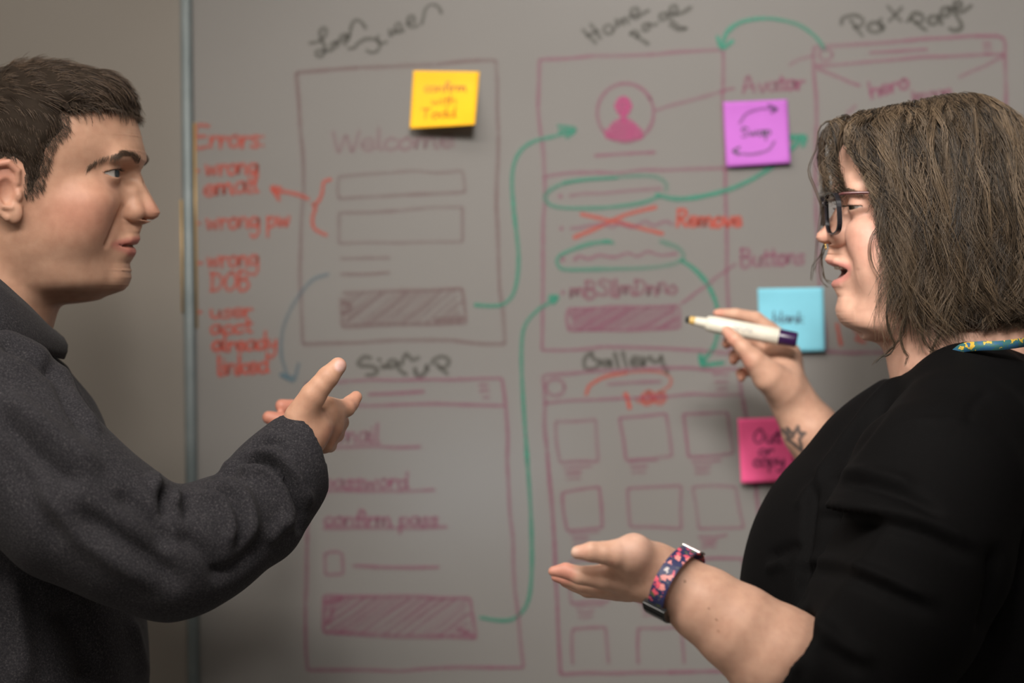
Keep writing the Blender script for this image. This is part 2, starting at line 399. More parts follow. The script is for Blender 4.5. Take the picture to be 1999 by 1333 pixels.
draw('login_screen_title', [L_(z2(p)) for p in [
    [(175, 328), (215, 325), (262, 305), (298, 262), (300, 225), (275, 213), (252, 245), (262, 300), (288, 350), (290, 395), (262, 430), (228, 425), (222, 398), (250, 385), (300, 388), (345, 385)],
    [(372, 322), (340, 340), (350, 366), (385, 350), (395, 318), (372, 322)],
    [(440, 262), (408, 280), (415, 312), (445, 295), (455, 262), (462, 300), (440, 340)], [(468, 300), (478, 268)], [(478, 270), (490, 215), (502, 178), (530, 152), (565, 165), (590, 195), (600, 212)],
    [(472, 372), (520, 365), (530, 345), (545, 330), (600, 300), (660, 298), (705, 320), (712, 352), (690, 390), (645, 402), (612, 385)],
    [(700, 275), (688, 300), (715, 330), (765, 320)], [(785, 225), (792, 275), (815, 250)], [(820, 240), (870, 220), (865, 180), (835, 185), (825, 230), (855, 250), (895, 230)],
    [(925, 180), (975, 160), (965, 122), (930, 135), (925, 190), (960, 208), (1000, 195)], [(1030, 180), (1045, 130), (1058, 75), (1090, 38), (1130, 35), (1165, 60), (1182, 98)]]],
    'black', 'black cursive title reading Login Screen')
# --- errors list
draw('errors_heading', write('Errors:', 380, 288, 22, 140, w=7.5), 'red', 'red word reading Errors')
for nm, st in (('wrong email', write('-', 372, 345, 20, 22, w=6) + write('wrong', 400, 342, 20, 105, rot=-2) + write('email', 398, 384, 21, 108, rot=-5)), ('wrong pw', write('-', 374, 447, 18, 22, w=6) + write('wrong pw', 402, 448, 20, 166, rot=-2)),
               ('wrong DOB', write('-', 380, 523, 18, 20, w=6) + write('wrong', 404, 523, 20, 102, rot=-3) + write('DOB', 410, 567, 20, 80, rot=-2)),
               ('user acct already linked', write('-', 378, 620, 18, 20, w=6) + write('user', 410, 622, 16, 84, rot=-3) + write('acct', 410, 652, 16, 84, rot=-2) + write('already', 414, 686, 18, 128, rot=-2) + write('linked', 424, 732, 20, 102, rot=-3))):
    draw('error_item', st, 'red', 'red handwritten error line reading ' + nm)
draw('error_bracket', [L_(p, 7, 1) for p in [[(645, 350), (632, 356), (628, 380), (618, 397), (610, 399), (616, 404), (610, 425), (614, 446), (637, 459)], [(602, 388), (575, 378), (535, 371)], [(548, 366), (530, 366), (545, 390)], [(533, 370), (545, 380)]]], 'red', 'red brace and arrow pointing to the error list')
draw('blue_arrow', [([(640, 535), (608, 548), (575, 590), (553, 640), (549, 690), (562, 738)], 7, .8), ([(548, 730), (565, 741), (574, 741), (583, 710)], 7, 1.0), ([(550, 732), (570, 738)], 10, 1)], 'blue', 'faded blue curved arrow')
# --- sign up sketch
draw('sign_up_sketch', poly([(597, 748), (680, 744), (780, 742), (980, 738), (988, 800), (990, 900), (995, 1000), (1005, 1150), (1022, 1303), (900, 1302), (780, 1310), (600, 1308), (596, 1180), (600, 1040), (602, 900), (597, 748)], 7, .95)
     + poly([(640, 795), (720, 792), (850, 788), (984, 792)], 7, .9) + poly([(718, 770), (829, 764)], 7, .95) + poly([(934, 752), (955, 752)], 6, .9) + poly([(936, 764), (956, 763)], 6, .9) + poly([(941, 777), (957, 776)], 6, .9)
     + write('email', 642, 864, 20, 100, w=6.5) + poly([(630, 873), (823, 872)], 7, .9) + write('password', 630, 953, 17, 168, w=6.5) + poly([(628, 958), (850, 956)], 7, .9)
     + write('confirm pass', 632, 1026, 16, 224, w=6.5) + poly([(630, 1031), (750, 1030), (874, 1028)], 7, .95)
     + poly([(634, 1080), (668, 1079), (670, 1120), (635, 1122), (634, 1080)], 6.5, .95) + poly([(688, 1104), (745, 1107), (858, 1107)], 7, 1)
     + poly([(632, 1163), (750, 1164), (917, 1167), (930, 1245), (780, 1242), (632, 1234), (632, 1163)], 8, 1.0)
     + hatch([(634, 1167), (914, 1170), (924, 1242), (636, 1234)], 34, 7, .62) + [([(638, 1175), (665, 1170)], 10, .9), ([(640, 1215), (650, 1190)], 11, .9), ([(895, 1228), (922, 1240)], 11, .9)],
     'purple', 'purple outline of a sign-up screen with three fields and a hatched button')
z3 = zm(560, 660, 3.92)
draw('sign_up_title', [L_(z3(p), 8.5) for p in [[(640, 152), (592, 142), (548, 185), (565, 210), (640, 213), (692, 240), (670, 275), (608, 282)], [(728, 205), (738, 228), (760, 215)], [(706, 163), (710, 166)],
     [(845, 180), (805, 165), (770, 205), (800, 225), (845, 190), (850, 225), (885, 262), (912, 275)], [(880, 200), (892, 150), (915, 120), (940, 145), (960, 168), (1008, 148)],
     [(980, 232), (990, 272), (1022, 288), (1060, 255), (1068, 205), (1082, 245)], [(1110, 195), (1130, 160), (1185, 140), (1238, 165), (1225, 212), (1170, 225), (1148, 195)], [(1170, 222), (1200, 250), (1228, 272)]]], 'black', 'black title reading Sign up')
# --- green arrows
draw('green_arrow', [([(928, 595), (960, 597), (985, 592), (1005, 565), (1012, 500), (1002, 400), (1000, 340), (1012, 300), (1040, 277), (1085, 265), (1115, 256)], 7.5, .95), ([(1090, 246), (1122, 252), (1106, 268)], 8, 1), ([(1092, 256), (1118, 256)], 9, 1)], 'green', 'green arrow from the login button to the home page')
draw('green_arrow', [([(938, 1205), (975, 1211), (1005, 1206), (1030, 1175), (1038, 1110), (1036, 1000), (1028, 880), (1020, 760), (1018, 680), (1025, 635), (1050, 605), (1078, 588)], 7, .95), ([(1074, 578), (1088, 579), (1080, 592)], 8, 1), ([(1074, 584), (1086, 582)], 10, 1)], 'green', 'long green arrow from the sign-up button to the home page')
draw('green_arrow', [([(1610, 96), (1590, 70), (1555, 47), (1500, 36), (1450, 42), (1420, 62), (1410, 90)], 8, 1), ([(1401, 72), (1409, 94), (1430, 80)], 8, 1.05), ([(1402, 80), (1412, 92)], 9, 1)], 'green', 'green arched arrow at the top')
draw('green_arrow', [([(1282, 380), (1320, 388), (1370, 383), (1430, 367), (1480, 343), (1520, 315), (1555, 280), (1568, 268)], 9, 1), ([(1542, 266), (1572, 266), (1567, 285)], 8, 1), ([(1545, 270), (1566, 270)], 9, 1)], 'green', 'green arrow passing behind the purple note')
draw('green_oval', [([(1300, 372), (1300, 358), (1280, 345), (1240, 343), (1190, 347), (1120, 353), (1080, 367), (1064, 384), (1075, 400), (1110, 406), (1180, 405), (1250, 396), (1290, 382)], 7.5, (.5, .9)), ([(1205, 347), (1150, 350), (1100, 357)], 7, .8)], 'green', 'green oval around the first list line')
draw('green_oval', [([(1190, 471), (1150, 476), (1105, 492), (1088, 505), (1090, 518), (1105, 526), (1180, 525), (1260, 523), (1310, 516), (1330, 508)], 8, (.9, .5)), ([(1290, 471), (1322, 483), (1335, 498), (1331, 508)], 8, .5), ([(1180, 470), (1198, 474)], 8, .7)], 'green', 'green oval around the third list line')
draw('green_arrow', [([(1330, 508), (1355, 525), (1380, 553), (1397, 590), (1403, 625), (1400, 655), (1392, 680), (1376, 700), (1372, 712)], 9, 1), ([(1367, 693), (1371, 714), (1382, 712), (1412, 708)], 9, 1.05), ([(1368, 700), (1376, 708)], 11, 1)], 'green', 'green arrow curving down behind the marker hand')
# --- home page sketch
draw('home_page_sketch', poly([(1053, 116), (1160, 109), (1280, 106), (1412, 97), (1410, 200), (1416, 330), (1419, 480), (1422, 600), (1426, 690), (1300, 680), (1180, 677), (1058, 684), (1060, 480), (1063, 340), (1050, 210), (1053, 116)], 7.5, .9)
     + poly([(1060, 345), (1160, 336), (1300, 332), (1416, 328)], 7, .9) + [(circle(1221, 220, 55, 57, 22, -30, 332), 7, 1)]
     + poly([(1160, 304), (1280, 297)], 7, .95) + poly([(1278, 216), (1340, 198), (1400, 181), (1435, 172)], 6.5, .85)
     + [([(1094, 382), (1094, 384)], 9, 1), ([(1113, 382), (1140, 378), (1180, 377), (1230, 372), (1290, 368)], 7, .7), ([(1096, 445), (1096, 447)], 8, 1), ([(1115, 446), (1135, 444), (1150, 440), (1180, 437), (1195, 443), (1210, 436), (1235, 443), (1260, 432), (1275, 440), (1300, 432), (1312, 438)], 7, .8)]
     + [([(1098, 505), (1098, 507)], 9, 1), ([(1122, 507), (1130, 500), (1150, 505), (1170, 498), (1200, 502), (1225, 494), (1245, 500), (1265, 491), (1290, 498), (1320, 495)], 7, .9), ([(1099, 570), (1099, 572)], 9, 1)]
     + poly([(1328, 594), (1360, 570), (1400, 540), (1438, 514)], 6.5, .8)
     + poly([(1108, 603), (1200, 598), (1325, 596), (1328, 640), (1220, 645), (1110, 645), (1108, 603)], 7, .8) + hatch([(1112, 604), (1324, 598), (1326, 640), (1112, 644)], 34, 7.5, .6)
     + write('Buttons', 1446, 521, 19, 126, rot=-3, w=7, s=1), 'purple', 'purple outline of a home page with a bulleted list and hatched button')
draw('scribbled_words', write('mBSllmDnno', 1113, 582, 17, 210, rot=-3, w=7, s=.95, jitter=.2), 'plum', 'dark purple illegible words on the fourth list line')
av = [([(1217 + dx, 207 - math.sqrt(max(0, 15.5 ** 2 - dx * dx)) * 1.15), (1217 + dx, 207 + math.sqrt(max(0, 15.5 ** 2 - dx * dx)) * 1.15)], 5, 1) for dx in range(-15, 16, 3)] + [([(1217, 222), (1217, 236)], 12, 1)]
av += [([(1184 + 6 * i, 268 - 36 * math.sin(PI * (i + 1.2) / 13.5) ** .8), (1186 + 6 * i, 270 - 5 * abs(i - 5.5) / 5.5 + 3)], 8, .85) for i in range(12)] + [([(1195, 228 + 9 * i), (1238, 229 + 9 * i)], 7, .4) for i in range(2, 5)]
draw('avatar_figure', av, 'magenta', 'magenta filled avatar silhouette')
draw('remove_cross', [([(1135, 418), (1180, 428), (1230, 440), (1293, 456)], 8, .95), ([(1122, 463), (1165, 445), (1220, 420), (1280, 404)], 8.5, .95)] + write('Remove', 1320, 442, 18, 128, rot=0, w=8, s=1.05), 'red', 'red cross and the word Remove')
z5 = zm(1030, 0, 3.92)
draw('home_page_title', [L_(z5(p), 8) for p in [[(422, 228), (470, 280), (522, 328)], [(482, 185), (520, 235), (555, 290)], [(455, 275), (535, 235)], circle(620, 225, 38, 34, 10), [(675, 150), (690, 205), (695, 165), (720, 150), (728, 190), (735, 145), (758, 140), (770, 178)],
     [(790, 120), (835, 112), (845, 68), (800, 70), (790, 110), (820, 142), (870, 110), (925, 80)], [(790, 255), (850, 290), (920, 335)], [(785, 262), (815, 238), (850, 262), (835, 285)],
     [(920, 180), (885, 190), (890, 232), (925, 220), (930, 182), (960, 195), (990, 180)], [(1060, 100), (1015, 110), (1020, 150), (1060, 140), (1070, 105), (1110, 170), (1170, 210), (1215, 215), (1150, 228), (1085, 190)], [(1100, 105), (1142, 95), (1130, 42), (1092, 60), (1100, 100), (1140, 112), (1195, 90), (1248, 58)]]],
     'black', 'black title reading Home page')
# --- post page sketch
z6 = zm(1380, 0, 3.2294)
draw('post_page_title', [L_(z6(p), 8.5) for p in [[(905, 125), (940, 175), (982, 228)], [(848, 150), (860, 112), (930, 95), (982, 120), (975, 158), (930, 172)], circle(1058, 172, 44, 30, 10), [(1100, 118), (1080, 145), (1115, 165), (1105, 190)], [(1140, 40), (1180, 85), (1222, 132)], [(1228, 48), (1190, 90), (1150, 130)],
     [(1262, 132), (1265, 134)], [(1285, 115), (1330, 155), (1382, 190)], [(1280, 120), (1305, 85), (1355, 95), (1362, 132), (1320, 142)], [(1460, 100), (1410, 105), (1400, 145), (1440, 150), (1462, 110), (1480, 150)], [(1530, 45), (1485, 55), (1480, 95), (1520, 95), (1535, 55), (1590, 125), (1605, 172), (1565, 192), (1530, 180)],
     [(1560, 48), (1605, 38), (1592, 8), (1562, 15), (1565, 55), (1605, 75), (1668, 35)]]], 'black', 'black title reading Post page')
draw('post_page_sketch', poly([(1588, 92), (1700, 85), (1800, 76), (1900, 70), (1950, 70), (1962, 80), (1964, 180), (1962, 330), (1964, 500), (1962, 690), (1800, 690), (1700, 688), (1612, 686), (1600, 560), (1592, 380), (1594, 240), (1588, 92)], 8, .9)
     + poly([(1592, 128), (1660, 124), (1750, 116), (1850, 110), (1962, 105)], 7, .85) + poly([(1696, 103), (1812, 96)], 7, .9) + [(circle(1612, 107, 13, 11, 10), 6, .8)] + poly([(1918, 85), (1936, 85)], 5, .9) + poly([(1918, 94), (1937, 94)], 5, .9) + poly([(1920, 103), (1936, 103)], 5, .9)
     + poly([(1594, 133), (1640, 152), (1680, 168)], 7, .95) + poly([(1962, 108), (1920, 130), (1870, 152)], 7, .85) + poly([(1652, 222), (1672, 204)], 7, .7) + poly([(1588, 108), (1560, 116), (1540, 128)], 6, .7)
     + write('hero', 1700, 192, 17, 80, rot=-16, w=7.5, s=1.1) + write('image', 1780, 200, 15, 80, rot=-8, w=7, s=1) + write('Avatar', 1450, 182, 17, 122, rot=-4, w=7.5, s=1.05), 'purple', 'purple outline of a post page partly hidden by the curly hair')
draw('red_mark', [([(1634, 632), (1638, 655), (1642, 672)], 8, .95), ([(1668, 645), (1680, 652), (1672, 662), (1688, 668)], 7, .8)], 'red', 'small red strokes beside the blue note')
# --- gallery sketch
z8 = zm(1030, 560, 4.442)
draw('gallery_title', [L_(z8(p), 8.5) for p in [[(560, 572), (520, 590), (490, 640), (498, 698), (552, 712), (610, 685), (632, 640), (585, 632), (560, 600)], [(715, 640), (672, 640), (655, 675), (690, 685), (712, 650), (725, 690)], [(755, 580), (770, 635), (785, 690)], [(825, 570), (840, 630), (858, 688)], [(900, 655), (960, 640), (945, 608), (905, 625), (905, 675), (950, 685), (985, 670)], [(990, 610), (1005, 680), (1015, 635), (1045, 615)],
     [(1065, 605), (1085, 645), (1135, 640), (1155, 605)], [(1160, 600), (1175, 670), (1212, 745)]]], 'black', 'black title reading Gallery')
gal = poly([(1060, 732), (1160, 724), (1300, 718), (1440, 720), (1450, 780), (1470, 880), (1480, 1000), (1490, 1160), (1500, 1310), (1300, 1312), (1094, 1316), (1088, 1180), (1080, 1020), (1068, 880), (1060, 732)], 8, .95) + poly([(1062, 787), (1165, 780), (1300, 774), (1446, 770)], 7, .9)
gal += [(circle(1084, 756, 18, 16, 12), 7, .9)] + poly([(1184, 750), (1292, 744)], 7, .9) + poly([(1390, 731), (1424, 733)], 6, .8) + poly([(1394, 746), (1422, 746)], 6, .8) + poly([(1398, 760), (1422, 759)], 6, .8)
for q in [[(1084, 823), (1163, 819), (1168, 901), (1093, 903)], [(1209, 816), (1300, 807), (1312, 890), (1222, 898)], [(1334, 808), (1420, 805), (1432, 885), (1344, 892)],
          [(1097, 962), (1170, 950), (1176, 1030), (1107, 1036)], [(1225, 953), (1330, 948), (1330, 1032), (1230, 1028)], [(1352, 950), (1436, 950), (1452, 1030), (1364, 1032)],
          [(1112, 1095), (1185, 1092), (1188, 1174), (1115, 1178)], [(1240, 1090), (1330, 1088), (1335, 1172), (1245, 1174)], [(1118, 1298), (1117, 1228), (1182, 1224), (1188, 1296)], [(1246, 1296), (1246, 1226), (1330, 1224), (1336, 1296)], [(1372, 1090), (1450, 1090), (1458, 1172), (1378, 1174)]]:
    gal += poly(q + [q[0]] if q[0][1] < 1290 else q, 6.5, random.uniform(.75, .95))
for (x, y) in [(1098, 914), (1226, 902), (1350, 902), (1112, 1042), (1362, 1048), (1122, 1184), (1248, 1180)]:
    gal += poly([(x, y), (x + 58, y - 4)], 5.5, .8) + poly([(x + 5, y + 10), (x + 38, y + 8)], 6, .9) + poly([(x + 6, y + 21), (x + 36, y + 19)], 5.5, .75)
draw('gallery_sketch', gal, 'purple', 'purple outline of a gallery page with rows of squares')
draw('red_circle_note', [([(1144, 770), (1152, 752), (1180, 736), (1222, 727)], 7.5, .9), ([(1222, 727), (1270, 724), (1300, 730), (1310, 742), (1306, 754), (1296, 760)], 6.5, .6), ([(1221, 769), (1226, 782), (1229, 796)], 8.5, 1)] + write('oo', 1252, 788, 22, 48, w=10, s=.75) + [([(1245, 782), (1290, 778)], 12, .5)], 'red', 'red arc and scribble on the gallery heading')

# ------------------------------------------------------------------ sticky notes
def note(name, corners, lift, mat, label, words, inkname='pen', ww=4.0, extra=()):
    """square paper note stuck by its top edge; corners tl,tr,br,bl in px on the board"""
    tl, tr, br, bl = [np.array(c, float) for c in corners]; N = 16
    def depth(u, v): return 0.0012 + lift[0] * max(0, v - .15) ** 1.8 * (1 + lift[1] * (u - .5) * 2) + 0.0016 * math.sin(PI * max(0, v - .2)) 
    def pt(u, v, off=0.0):
        q = (tl * (1 - u) + tr * u) * (1 - v) + (bl * (1 - u) + br * u) * v
        return P(q[0], q[1], YB - depth(u, v) - off)
    V = [pt(i / N, j / N) for j in range(N + 1) for i in range(N + 1)]
    V2 = [v + np.array([0, 0.00025, 0]) for v in V]; n = N + 1; M = len(V)
    F = [(j * n + i, j * n + i + 1, (j + 1) * n + i + 1, (j + 1) * n + i) for j in range(N) for i in range(N)]
    F2 = [tuple(M + k for k in f[::-1]) for f in F]
    ring = [i for i in range(n)] + [j * n + N for j in range(1, n)] + [N * n + i for i in range(N - 1, -1, -1)] + [j * n for j in range(N - 1, 0, -1)]
    F3 = [(ring[k], M + ring[k], M + ring[(k + 1) % len(ring)], ring[(k + 1) % len(ring)]) for k in range(len(ring))]
    o = obj(name, V + V2, F + F2 + F3, mat, None, True); tag(o, label, 'sticky note', 'sticky notes on the whiteboard')
    st = []
    for w in words: st += w
    inv = np.linalg.inv(np.stack([tr - tl, bl - tl], 1))
    def place(x, y, lay):
        u, v = inv @ (np.array([x, y]) - tl)
        return pt(min(1, max(0, u)), min(1, max(0, v)), 0.0003 + lay * 0.00001)
    Vw, Fw, A = ribbons(st, place); w = obj('handwriting', Vw, Fw, INK[inkname], o); attr(w, 'ink', A)
    return o
def paper(name, col):
    m, nt, b = newmat(name); noise_mix(nt, b, tuple(c * .96 for c in col), tuple(min(1, c * 1.03) for c in col), 25); setp(b, rough=0.65, spec=0.2)
    return m
note('sticky_note', [(807, 138), (936, 140), (927, 243), (800, 251)], (0.034, .35), paper('paper_yellow', (0.95, 0.50, 0.018)), 'yellow sticky note on the login sketch',
     [write('confirm', 828, 181, 11, 84, w=3.2), write('with', 842, 207, 10, 50, w=3.2), write('Todd', 822, 234, 11, 70, w=3.4)], 'pen')
INK['brownpen'] = ink('ink_brown', (0.30, 0.09, 0.02), 0.75)
bpy.data.objects['sticky_note'].children[0].data.materials[0] = INK['brownpen']
note('sticky_note', [(1412, 199), (1537, 194), (1543, 318), (1418, 326)], (0.010, .1), paper('paper_purple', (0.46, 0.13, 0.52)), 'purple sticky note with two curved arrows',
     [write('Swap', 1446, 268, 10, 60, rot=-3, w=4.5), [([(1444, 240), (1458, 222), (1485, 213), (1512, 213)], 5, .7), ([(1500, 205), (1516, 213), (1506, 220)], 6, 1), ([(1512, 278), (1500, 294), (1470, 302), (1445, 300), (1432, 295)], 5, .7), ([(1444, 288), (1431, 295), (1443, 302)], 6, 1)]])
note('sticky_note', [(1479, 563), (1607, 561), (1611, 685), (1484, 688)], (0.010, 0.0), paper('paper_blue', (0.19, 0.52, 0.65)), 'light blue sticky note behind the marker hand',
     [write('blank', 1508, 629, 11, 62, rot=1, w=4)])
note('sticky_note', [(1440, 817), (1545, 814), (1552, 938), (1447, 943)], (0.012, -.2), paper('paper_pink', (0.80, 0.10, 0.27)), 'hot pink sticky note beside the tattooed forearm',
     [write('Out', 1470, 865, 15, 55, w=5), write('or', 1480, 888, 11, 30, w=5), write('copy', 1470, 910, 13, 62, w=5)])
# ================================================================== solid modelling kit: smooth unions on a grid, meshed by surface nets
class Field:
    def __init__(s, lo, hi, h):
        s.lo = np.array(lo, float); s.h = float(h)
        s.n = np.maximum(4, np.ceil((np.array(hi, float) - s.lo) / h).astype(int) + 1)
        s.d = np.full(tuple(s.n), 50.0 * h, np.float32)
        s.ax = [(s.lo[i] + h * np.arange(s.n[i])).astype(np.float32) for i in range(3)]
    def sub(s, lo, hi):
        a = np.clip(np.floor((np.array(lo) - s.lo) / s.h).astype(int), 0, s.n); b = np.clip(np.ceil((np.array(hi) - s.lo) / s.h).astype(int) + 1, 0, s.n)
        if np.any(b <= a): return None, None
        sl = tuple(slice(a[i], b[i]) for i in range(3))
        return sl, (s.ax[0][sl[0]][:, None, None], s.ax[1][sl[1]][None, :, None], s.ax[2][sl[2]][None, None, :])
    def op(s, prim, k=0.0, mode='u', mirror=None):
        fn, lo, hi = prim; m = k * 1.05 + 3 * s.h
        if mirror is not None:
            lo = np.array(lo, float); hi = np.array(hi, float); mx = max(abs(lo[mirror]), abs(hi[mirror])); lo[mirror] = -mx; hi[mirror] = mx
        sl, X = s.sub(np.array(lo) - m, np.array(hi) + m)
        if sl is None: return s
        if mirror is not None:
            X = list(X); X[mirror] = np.abs(X[mirror]); X = tuple(X)
        d = fn(*X).astype(np.float32); f = s.d[sl]
        if mode == 'u':
            if k > 0:
                h_ = np.maximum(k - np.abs(f - d), 0) / k; s.d[sl] = np.minimum(f, d) - h_ * h_ * k * 0.25
            else: s.d[sl] = np.minimum(f, d)
        elif mode == 's':
            d = -d
            if k > 0:
                h_ = np.maximum(k - np.abs(f - d), 0) / k; s.d[sl] = np.maximum(f, d) + h_ * h_ * k * 0.25
            else: s.d[sl] = np.maximum(f, d)
        elif mode == 'i':
            s.d[sl] = np.maximum(f, d)
        return s
    def mesh(s, smooth=2, flip=False):
        d = s.d; ins = d < 0
        c = ins.astype(np.int8)
        cs = sum(c[i:c.shape[0] - 1 + i, j:c.shape[1] - 1 + j, k:c.shape[2] - 1 + k] for i in (0, 1) for j in (0, 1) for k in (0, 1))
        act = np.argwhere((cs > 0) & (cs < 8)); idx = np.full(cs.shape, -1, np.int32); idx[tuple(act.T)] = np.arange(len(act))
        acc = np.zeros((len(act), 3)); cnt = np.zeros(len(act))
        corner = [(i, j, k) for i in (0, 1) for j in (0, 1) for k in (0, 1)]
        val = {q: d[act[:, 0] + q[0], act[:, 1] + q[1], act[:, 2] + q[2]] for q in corner}
        for q in corner:
            for a in range(3):
                if q[a] == 0:
                    r = list(q); r[a] = 1; r = tuple(r); v0, v1 = val[q], val[r]; m = (v0 < 0) != (v1 < 0)
                    t = v0[m] / (v0[m] - v1[m]); p = np.tile(np.array(q, float), (m.sum(), 1)); p[:, a] += t
                    acc[m] += p; cnt[m] += 1
        V = s.lo + s.h * (act + acc / np.maximum(cnt, 1)[:, None])
        F = []
        for a in range(3):
            b_, c_ = (a + 1) % 3, (a + 2) % 3
            s0 = [slice(None)] * 3; s1 = [slice(None)] * 3; s0[a] = slice(0, -1); s1[a] = slice(1, None)
            e = np.argwhere(ins[tuple(s0)] != ins[tuple(s1)])
            e = e[(e[:, b_] > 0) & (e[:, c_] > 0) & (e[:, b_] < d.shape[b_] - 1) & (e[:, c_] < d.shape[c_] - 1)]
            if len(e) == 0: continue
            up = ins[tuple(e.T)]
            def at(db, dc):
                q = e.copy(); q[:, b_] -= db; q[:, c_] -= dc; return idx[tuple(q.T)]
            f = np.stack([at(0, 0), at(1, 0), at(1, 1), at(0, 1)], 1); f[~up] = f[~up][:, ::-1]
            F.append(f)
        F = np.vstack(F); F = F[(F >= 0).all(1)]
        if flip: F = F[:, ::-1].copy()
        V = relax(V, F, smooth)
        return V, F

def relax(V, F, it, lam=0.5, mask=None):
    if it <= 0: return V
    k = F.shape[1]; i = np.concatenate([F[:, j] for j in range(k)] * 2); j = np.concatenate([F[:, (j + 1) % k] for j in range(k)] + [F[:, (j - 1) % k] for j in range(k)])
    n = np.bincount(i, minlength=len(V)).astype(float)
    for _ in range(it):
        m = np.stack([np.bincount(i, V[j, a], len(V)) for a in range(3)], 1) / np.maximum(n, 1)[:, None]
        step = lam * (m - V)
        V = V + (step if mask is None else step * mask[:, None])
    return V

def normals(V, F):
    a, b, c, d = [V[F[:, i]] for i in range(4)]
    n = np.cross(c - a, d - b); N = np.zeros_like(V)
    for i in range(4):
        for x in range(3): N[:, x] += np.bincount(F[:, i], n[:, x], len(V))
    return N / (np.linalg.norm(N, axis=1)[:, None] + 1e-12)

def ell(c, r, R=None):
    """ellipsoid; R: 3x3 with rows = local axes"""
    c = np.array(c, float); r = np.array(r, float); rm = r.max()
    def fn(X, Y, Z):
        x, y, z = X - c[0], Y - c[1], Z - c[2]
        if R is not None: x, y, z = [R[i][0] * x + R[i][1] * y + R[i][2] * z for i in range(3)]
        k0 = np.sqrt((x / r[0]) ** 2 + (y / r[1]) ** 2 + (z / r[2]) ** 2); k1 = np.sqrt((x / r[0] ** 2) ** 2 + (y / r[1] ** 2) ** 2 + (z / r[2] ** 2) ** 2)
        return k0 * (k0 - 1) / (k1 + 1e-9)
    q = r if R is None else np.full(3, rm)
    return fn, c - q, c + q

def rc(a, b, r1, r2, squash=None):
    """round cone; squash=(axis, factor) makes it thinner along an axis"""
    a = np.array(a, float); b = np.array(b, float); ba = b - a; L = float(ba @ ba) + 1e-12; rm = max(r1, r2)
    if squash is not None: sa = np.array(squash[0], float); sa /= np.linalg.norm(sa); sf = 1.0 / squash[1] - 1
    def fn(X, Y, Z):
        x, y, z = X - a[0], Y - a[1], Z - a[2]
        t = np.clip((x * ba[0] + y * ba[1] + z * ba[2]) / L, 0, 1)
        x, y, z = x - t * ba[0], y - t * ba[1], z - t * ba[2]
        q = x * x + y * y + z * z
        if squash is not None:
            e = x * sa[0] + y * sa[1] + z * sa[2]; q = q + e * e * ((1 + sf) ** 2 - 1)
        return np.sqrt(q) - (r1 + t * (r2 - r1))
    return fn, np.minimum(a, b) - rm, np.maximum(a, b) + rm

def halfspace_cut(p, n, lo, hi):
    p = np.array(p, float); n = np.array(n, float); n /= np.linalg.norm(n)
    return (lambda X, Y, Z: (X - p[0]) * n[0] + (Y - p[1]) * n[1] + (Z - p[2]) * n[2]), lo, hi

def chain(F, pts, radii, k, mode='u', mirror=None, squash=None):
    """smooth chain of round cones as ONE primitive (joined first, then blended by k)"""
    pts = [np.array(p, float) for p in pts]; prims = [rc(pts[i], pts[i + 1], radii[i], radii[i + 1], squash) for i in range(len(pts) - 1)]
    kk = 0.35 * min(radii)
    def fn(X, Y, Z):
        d = prims[0][0](X, Y, Z)
        for p in prims[1:]:
            e = p[0](X, Y, Z)
            h_ = np.maximum(kk - np.abs(d - e), 0) / kk; d = np.minimum(d, e) - h_ * h_ * kk * .25
        return d
    F.op((fn, np.min([p[1] for p in prims], 0), np.max([p[2] for p in prims], 0)), k, mode, mirror)

def rot_rows(deg_y=0, deg_x=0, deg_z=0):
    def m(ax, t):
        c, s_ = math.cos(t), math.sin(t)
        return {'x': np.array([[1, 0, 0], [0, c, -s_], [0, s_, c]]), 'y': np.array([[c, 0, s_], [0, 1, 0], [-s_, 0, c]]), 'z': np.array([[c, -s_, 0], [s_, c, 0], [0, 0, 1]])}[ax]
    return (m('z', math.radians(deg_z)) @ m('y', math.radians(deg_y)) @ m('x', math.radians(deg_x))).T

def gs(x, s): return np.exp(-(x / s) ** 2)
def sstep(a, b, x):
    t = np.clip((x - a) / (b - a), 0, 1); return t * t * (3 - 2 * t)
def dist_poly(Q, pts):
    """distance of points Q (n,k) to a polyline"""
    pts = np.asarray(pts, float); best = np.full(len(Q), 1e9)
    for a, b in zip(pts[:-1], pts[1:]):
        ab = b - a; t = np.clip(((Q - a) @ ab) / (ab @ ab + 1e-12), 0, 1)
        best = np.minimum(best, np.linalg.norm(Q - a - t[:, None] * ab, axis=1))
    return best

def folds(V, F, lines, facing=True):
    """press cloth folds into a mesh: lines of (pixel polyline, width px, height m), raised along the normal where the cloth faces the lens"""
    N = normals(V, F); Q = PROJ(V)
    view = V - np.array([0, 0, CAMZ]); view /= np.linalg.norm(view, axis=1)[:, None]
    f = np.clip(-(N * view).sum(1) * 1.6 + 0.25, 0, 1) if facing else np.ones(len(V))
    D = np.zeros(len(V))
    for pts, w, h in lines:
        p = spline(pts, n=24); d = dist_poly(Q, p)
        # fade at the ends
        L = np.linalg.norm(p[-1] - p[0]) + 1e-9; t = ((Q - p[0]) @ (p[-1] - p[0])) / L ** 2
        D += h * gs(d, w) * np.clip(np.minimum(t, 1 - t) * 5 + .35, 0.1, 1)
    return V + N * (D * f)[:, None]

